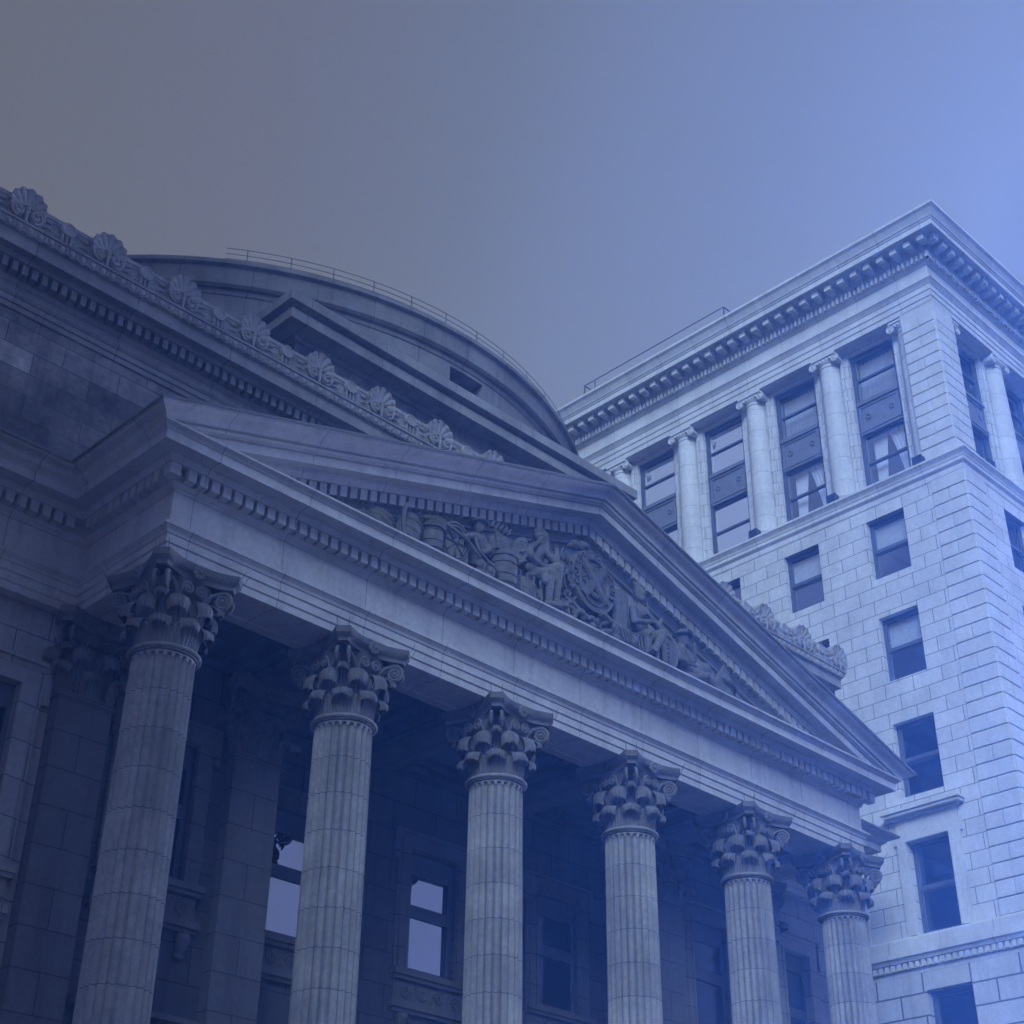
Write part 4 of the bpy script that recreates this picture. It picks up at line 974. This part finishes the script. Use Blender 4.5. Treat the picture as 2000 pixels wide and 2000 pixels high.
# jamb strips beside the columns
mb = cw
for K in ('L', 'R'):
    F = face(K)
    for k in range(1, 8):
        u = so+4.54+3.335*(k-1)
        for sg in (-1, 1):
            a, b = sorted((u+sg*.44, u+sg*.58)); p = [F(x, d, z) for z in (ZB+.4, ZT-.12) for x, d in ((a,LW+.02),(b,LW+.02),(b,LW-.06),(a,LW-.06))]
            mb.add(p, [(0,1,2,3),(7,6,5,4),(0,4,5,1),(1,5,6,2),(2,6,7,3),(3,7,4,0)])
mb.build('colonnade_wall', M['tower_pier'], tower)
def loggia_window(F, u, bright):
    P = lambda a, d, z: F(u+a, d+LW, z); hw = .93; mb = MB()
    bx = frame_ring(mb, P, -hw+.002, hw-.002, 29.77, 35.655, .11, .16, .36)
    d = 0
    bx(-hw+.113, hw-.113, 32.25, 33.62)            # backing of the spandrel
    mb2 = MB()
    o = mb.build('window', M['sash'], tower)
    mb = MB()
    bx = frame_ring(mb, P, -hw+.12, hw-.12, 32.42, 33.42, .09, .10, .17)
    def slab(u0, u1, d0, d1, z0, z1): mb.add([P(u0,d1,z0),P(u1,d1,z0),P(u1,d0,z0),P(u0,d0,z0),P(u0,d1,z1),P(u1,d1,z1),P(u1,d0,z1),P(u0,d0,z1)], [(0,1,2,3),(7,6,5,4),(0,4,5,1),(1,5,6,2),(2,6,7,3),(3,7,4,0)])
    slab(-hw+.115, hw-.115, .04, .17, 33.43, 33.52); slab(-hw+.117, hw-.117, .07, .17, 33.521, 33.60); slab(-hw+.115, hw-.115, .05, .17, 32.30, 32.40); slab(-hw+.119, hw-.119, .08, .17, 32.20, 32.299)
    slab(-hw+.22, hw-.22, .14, .17, 32.51, 33.33)
    for sx in (-1, 1):
        for k in range(6): c = P(sx*.48+.07*math.cos(k*PI/3), .125, 32.92+.10*math.sin(k*PI/3)); mb.ell(c, (.05,.05,.05), 7, 5)
    mb.build('spandrel_panel', M['metal_trim'], o, smooth=True, ang=35)
    mb = MB()
    for z0, z1 in ((33.62, 35.545), (29.88, 32.19)):
        zm = (z0+z1)/2+.02
        bx = frame_ring(mb, P, -hw+.1125, hw-.1125, z0, z1, .06, .20, .33); bx(-hw+.173, hw-.173, zm-.035, zm+.035)
    mb.build('sash_frame', M['sash'], o)
    for z0, z1 in ((33.63, 35.53), (29.89, 32.18)):
        mb = MB(); mb.add([P(-hw+.12,.27,z0),P(hw-.12,.27,z0),P(hw-.12,.27,z1),P(-hw+.12,.27,z1)], [(0,1,2,3)]); mb.build('pane', M['mirror'] if bright else M['glass'], o)
for i, u in enumerate(LWIN[:6]): loggia_window(face('L'), u, i >= 2)
for i, u in enumerate(LWIN[:4]): loggia_window(face('R'), u, i >= 3)
# entablature and great cornice
TENT = [(-.75,ZT+.12),(-.75,ZT),(-.12,ZT),(-.10,ZT+.02),(0,ZT+.02),(0,36.08),(.015,36.09),(.03,36.10),(.03,36.32),(.045,36.33),(.06,36.34),(.06,36.55),(.08,36.56),(.11,36.62),(.18,36.72),(.20,36.73),(.20,36.82),(.05,36.86),(.04,36.90),(.04,37.40),(.07,37.41),(.10,37.46),(.16,37.50),(.17,37.51),(.17,37.80),(.30,37.82),(.36,37.86),(.38,37.88),(.38,38.22),(1.0,38.23),(1.02,38.21),(1.05,38.21),(1.05,38.42),(1.08,38.44),(1.10,38.50),(1.13,38.52),(1.16,38.60),(1.24,38.76),(1.31,38.84),(1.33,38.85),(1.33,38.97),(1.28,39.0),(-.5,39.2)]
TE = [(p-.12 if p > .3 else p, z) for p, z in TENT]
mb = MB(); mb.sweep([(TX+so, 52), (TX+so, TY+so), (66, TY+so)], TE)
for K, ln in (('L', 33), ('R', 27)):
    F = face(K)
    def blk_(u0, u1, p0, p1, z0, z1):
        p = [F(a+so, so-d, z) for z in (z0, z1) for a, d in ((u0,p0),(u1,p0),(u1,p1),(u0,p1))]
        mb.add(p, [(0,1,2,3),(7,6,5,4),(0,4,5,1),(1,5,6,2),(2,6,7,3),(3,7,4,0)])
    for k in range(int(ln/.185)): u = -.27+.185*k; blk_(u, u+.105, .15, .29, 37.54, 37.795)
for K, ln in (('L', 33), ('R', 27)):
    F = face(K)
    for k in range(int(ln/.555)):
        u = -.33+.555*k
        blk_(u-.13, u+.13, .25, .74, 37.95, 38.17); blk_(u-.15, u+.15, .25, .77, 38.171, 38.226); blk_(u-.10, u+.10, .25, .52, 37.90, 37.949)
te = mb.build('tower_entablature', M['tower_trim'], tower)
mb = MB(); mb.box(TX+1, TY+1, 38.9, 65.5, 51.5, 39.1); mb.build('tower_roof', M['lead'], tower)
mb = MB()
ya, yb, xr = 28.1, 35.7, TX+.95
mb.tube([(xr,ya,41.32),(xr,yb,41.32)], .02, 6); mb.tube([(xr,ya,41.32),(xr+3,ya,41.32)], .03, 6)
for y in (ya, 35.1, yb): mb.tube([(xr,y,39.0),(xr,y,41.32)], .03, 6)
mb.tube([(xr,yb,41.32),(xr+3,yb,41.32)], .03, 6); mb.tube([(xr+3,yb,39),(xr+3,yb,41.32)], .03, 6)
mb.build('roof_railing', M['rail'], tower)

# ------------------------------------------------------------------ unseen tall block added to shade the left end of the bank
nb = empty('added_shade_building', (-10, 28, .13), 'tall plain stone building out of view, added to shade the left of the bank', 'building')
NX, NY0 = 2.85, 9.3
NH = [(NX-2.6-3.4*i-.8, NX-2.6-3.4*i+.8, 3+3.9*j, 5.4+3.9*j) for i in range(8) for j in range(9)]
NV = [(NY0+2.6+3.4*i-.8, NY0+2.6+3.4*i+.8, 3+3.9*j, 5.4+3.9*j) for i in range(9) for j in range(9)]
mb = MB(); wall_grid(mb, 'y', NY0, -26, NX, .13, 40, NH, .35)
for h in NV: pass
wall_grid(mb, 'x', NX, NY0, 45, .13, 40, NV, -.35)
mb.add([(-26,NY0,.13),(-26,45,.13),(-26,45,40),(-26,NY0,40)], [(0,1,2,3)]); mb.add([(-26,45,.13),(NX,45,.13),(NX,45,40),(-26,45,40)], [(0,1,2,3)]); mb.add([(-26,NY0,40),(NX,NY0,40),(NX,45,40),(-26,45,40)], [(0,1,2,3)])
mb.build('wall', M['wall'], nb)
mb = MB(); mb.sweep([(-26, 45), (-26, NY0), (NX, NY0), (NX, 45)], [(0,38.6),(.1,38.7),(.1,39),(.5,39.2),(.55,39.5),(.9,39.8),(.9,40.2),(0,40.4),(-1,40.4)]); mb.build('cornice', M['trim'], nb)
for h in NH:
    mb = MB(); mb.add([(h[0],NY0+.3,h[2]),(h[1],NY0+.3,h[2]),(h[1],NY0+.3,h[3]),(h[0],NY0+.3,h[3])], [(0,1,2,3)]); mb.build('window', M['sash'], nb)
for h in NV:
    mb = MB(); mb.add([(NX-.3,h[0],h[2]),(NX-.3,h[1],h[2]),(NX-.3,h[1],h[3]),(NX-.3,h[0],h[3])], [(0,1,2,3)]); mb.build('window', M['sash'], nb)

# ------------------------------------------------------------------ things that rest on or hang in the buildings
def floodlight(loc, rz, label):
    e_ = empty('floodlight', loc, label, 'floodlight', 'floodlights along the ledge of the tower' if loc[0] > 30 else None); e_.rotation_euler = (0,0,rz)
    mb = MB(); mb.box(-.17,-.12,.08,.17,.10,.34); mb.box(-.19,-.15,.06,.19,-.12,.36)
    for k in range(4): mb.box(-.15+.085*k,.10,.10,-.12+.085*k,.16,.32)
    b = mb.build('lamp_housing', M['black']); b.parent = e_
    mb = MB(); mb.box(-.21,-.02,0,-.185,.03,.24); mb.box(.185,-.02,0,.21,.03,.24); mb.box(-.1849,-.04,0,.1849,.05,.02); b = mb.build('bracket', M['rail']); b.parent = e_
    mb = MB(); mb.box(-.15,-.153,.09,.15,-.151,.33); b = mb.build('lens', M['dark_glass']); b.parent = e_
zf = 29.44
fl = [((TX-.02, 20.15, zf), 'black floodlight on the tower ledge beside the corner pier'), ((TX-.02, 23.52, zf), 'black floodlight on the ledge at the foot of the second round column from the corner'),
      ((TX-.02, 26.83, zf), 'black floodlight on the ledge below the third round column from the corner'), ((TX-.02, 29.98, zf), 'black floodlight on the ledge nearest the pediment slope')]
for l_, t_ in fl: floodlight(l_, -PI/2, t_)
floodlight((40.35, TY-.02, zf), 0, 'black floodlight on the front ledge right of the tower corner pier')
floodlight((14.3, 21.9, zl(14.3)+.11), PI*.9, 'small floodlight on the portico roof below the dark attic wall')
def curtain(F, u, pts_top, pts_bot, z1, z0, label):
    """pleated cloth between the two edge curves"""
    mb = MB(); rows = []
    for j in range(9):
        t = j/8; s = t**.8; row = []
        for i in range(41):
            q = i/40; a = pts_top[0]+(pts_top[1]-pts_top[0])*q; b = pts_bot[0]+(pts_bot[1]-pts_bot[0])*q
            row.append(F(u+a+(b-a)*s, LW+.50+.035*math.sin(q*PI*9), z1+(z0-z1)*t))
        rows.append(row)
    mb.grid(rows); o = mb.build('curtain', M['cloth'], None, smooth=True); m = o.modifiers.new('Solidify', 'SOLIDIFY'); m.thickness = .012
    return tag(o, label, 'curtain', 'tied back curtains in the tower windows')
FL = face('L')
for i, nm in ((0, 'window nearest the corner'), (1, 'second window from the corner')):
    u = LWIN[i]
    curtain(FL, u, (.04,.62), (.30,.62), 32.15, 29.95, 'pale gathered curtain, left half of lower sash, '+nm)
    curtain(FL, u, (-.80,-.02), (-.80,-.52), 32.15, 29.95, 'pale gathered curtain, right half of lower sash, '+nm)
    mb = MB(); rows = []
    for z in (35.5, 33.65): rows.append([FL(u-.8+1.6*k/160, LW+.56+.07*math.sin(k*.93)+.03*math.sin(k*.37), z) for k in range(161)])
    mb.grid(rows); o = mb.build('net_curtain', M['blind'], None, smooth=True); m = o.modifiers.new('Solidify', 'SOLIDIFY'); m.thickness = .01
    tag(o, 'finely pleated net curtain filling the upper sash, '+nm, 'curtain')
def blind(F, u, z1, z0, label):
    mb = MB(); hw = hwt-.09; p = [F(u+a, d, z) for z in (z0, z1) for a, d in ((-hw,.40),(hw,.40),(hw,.41),(-hw,.41))]; mb.add(p, [(0,1,2,3),(7,6,5,4),(0,4,5,1),(1,5,6,2),(2,6,7,3),(3,7,4,0)])
    a, b = F(u-hw, .405, z0), F(u+hw, .405, z0); mb.tube([a, b], .018, 6)
    tag(mb.build('roller_blind', M['blind']), label, 'blind', 'half drawn roller blinds in the tower')
blind(FL, US[0], 28.15, 27.25, 'roller blind half drawn in the first window from the corner just under the ledge')
blind(FL, US[1], 28.15, 27.2, 'roller blind half drawn in the second window from the corner just under the ledge')
blind(FL, US[0], 24.57, 23.6, 'roller blind half drawn in the middle row window nearest the quoins')

# ------------------------------------------------------------------ air
mb = MB(); mb.box(-60, -40, -1, 90, 90, 47); hz = mb.build('haze', bpy.data.materials.new('haze_air')); hz['kind'] = 'stuff'
m = hz.data.materials[0]; m.use_nodes = True; t = m.node_tree; t.nodes.clear()
v = N(t, 'ShaderNodeVolumePrincipled'); o = N(t, 'ShaderNodeOutputMaterial'); t.links.new(v.outputs[0], o.inputs['Volume'])
v.inputs['Color'].default_value = (.10, .29, 1, 1); v.inputs['Absorption Color'].default_value = (1, 1, 1, 1); v.inputs['Density'].default_value = .0045; v.inputs['Anisotropy'].default_value = .7
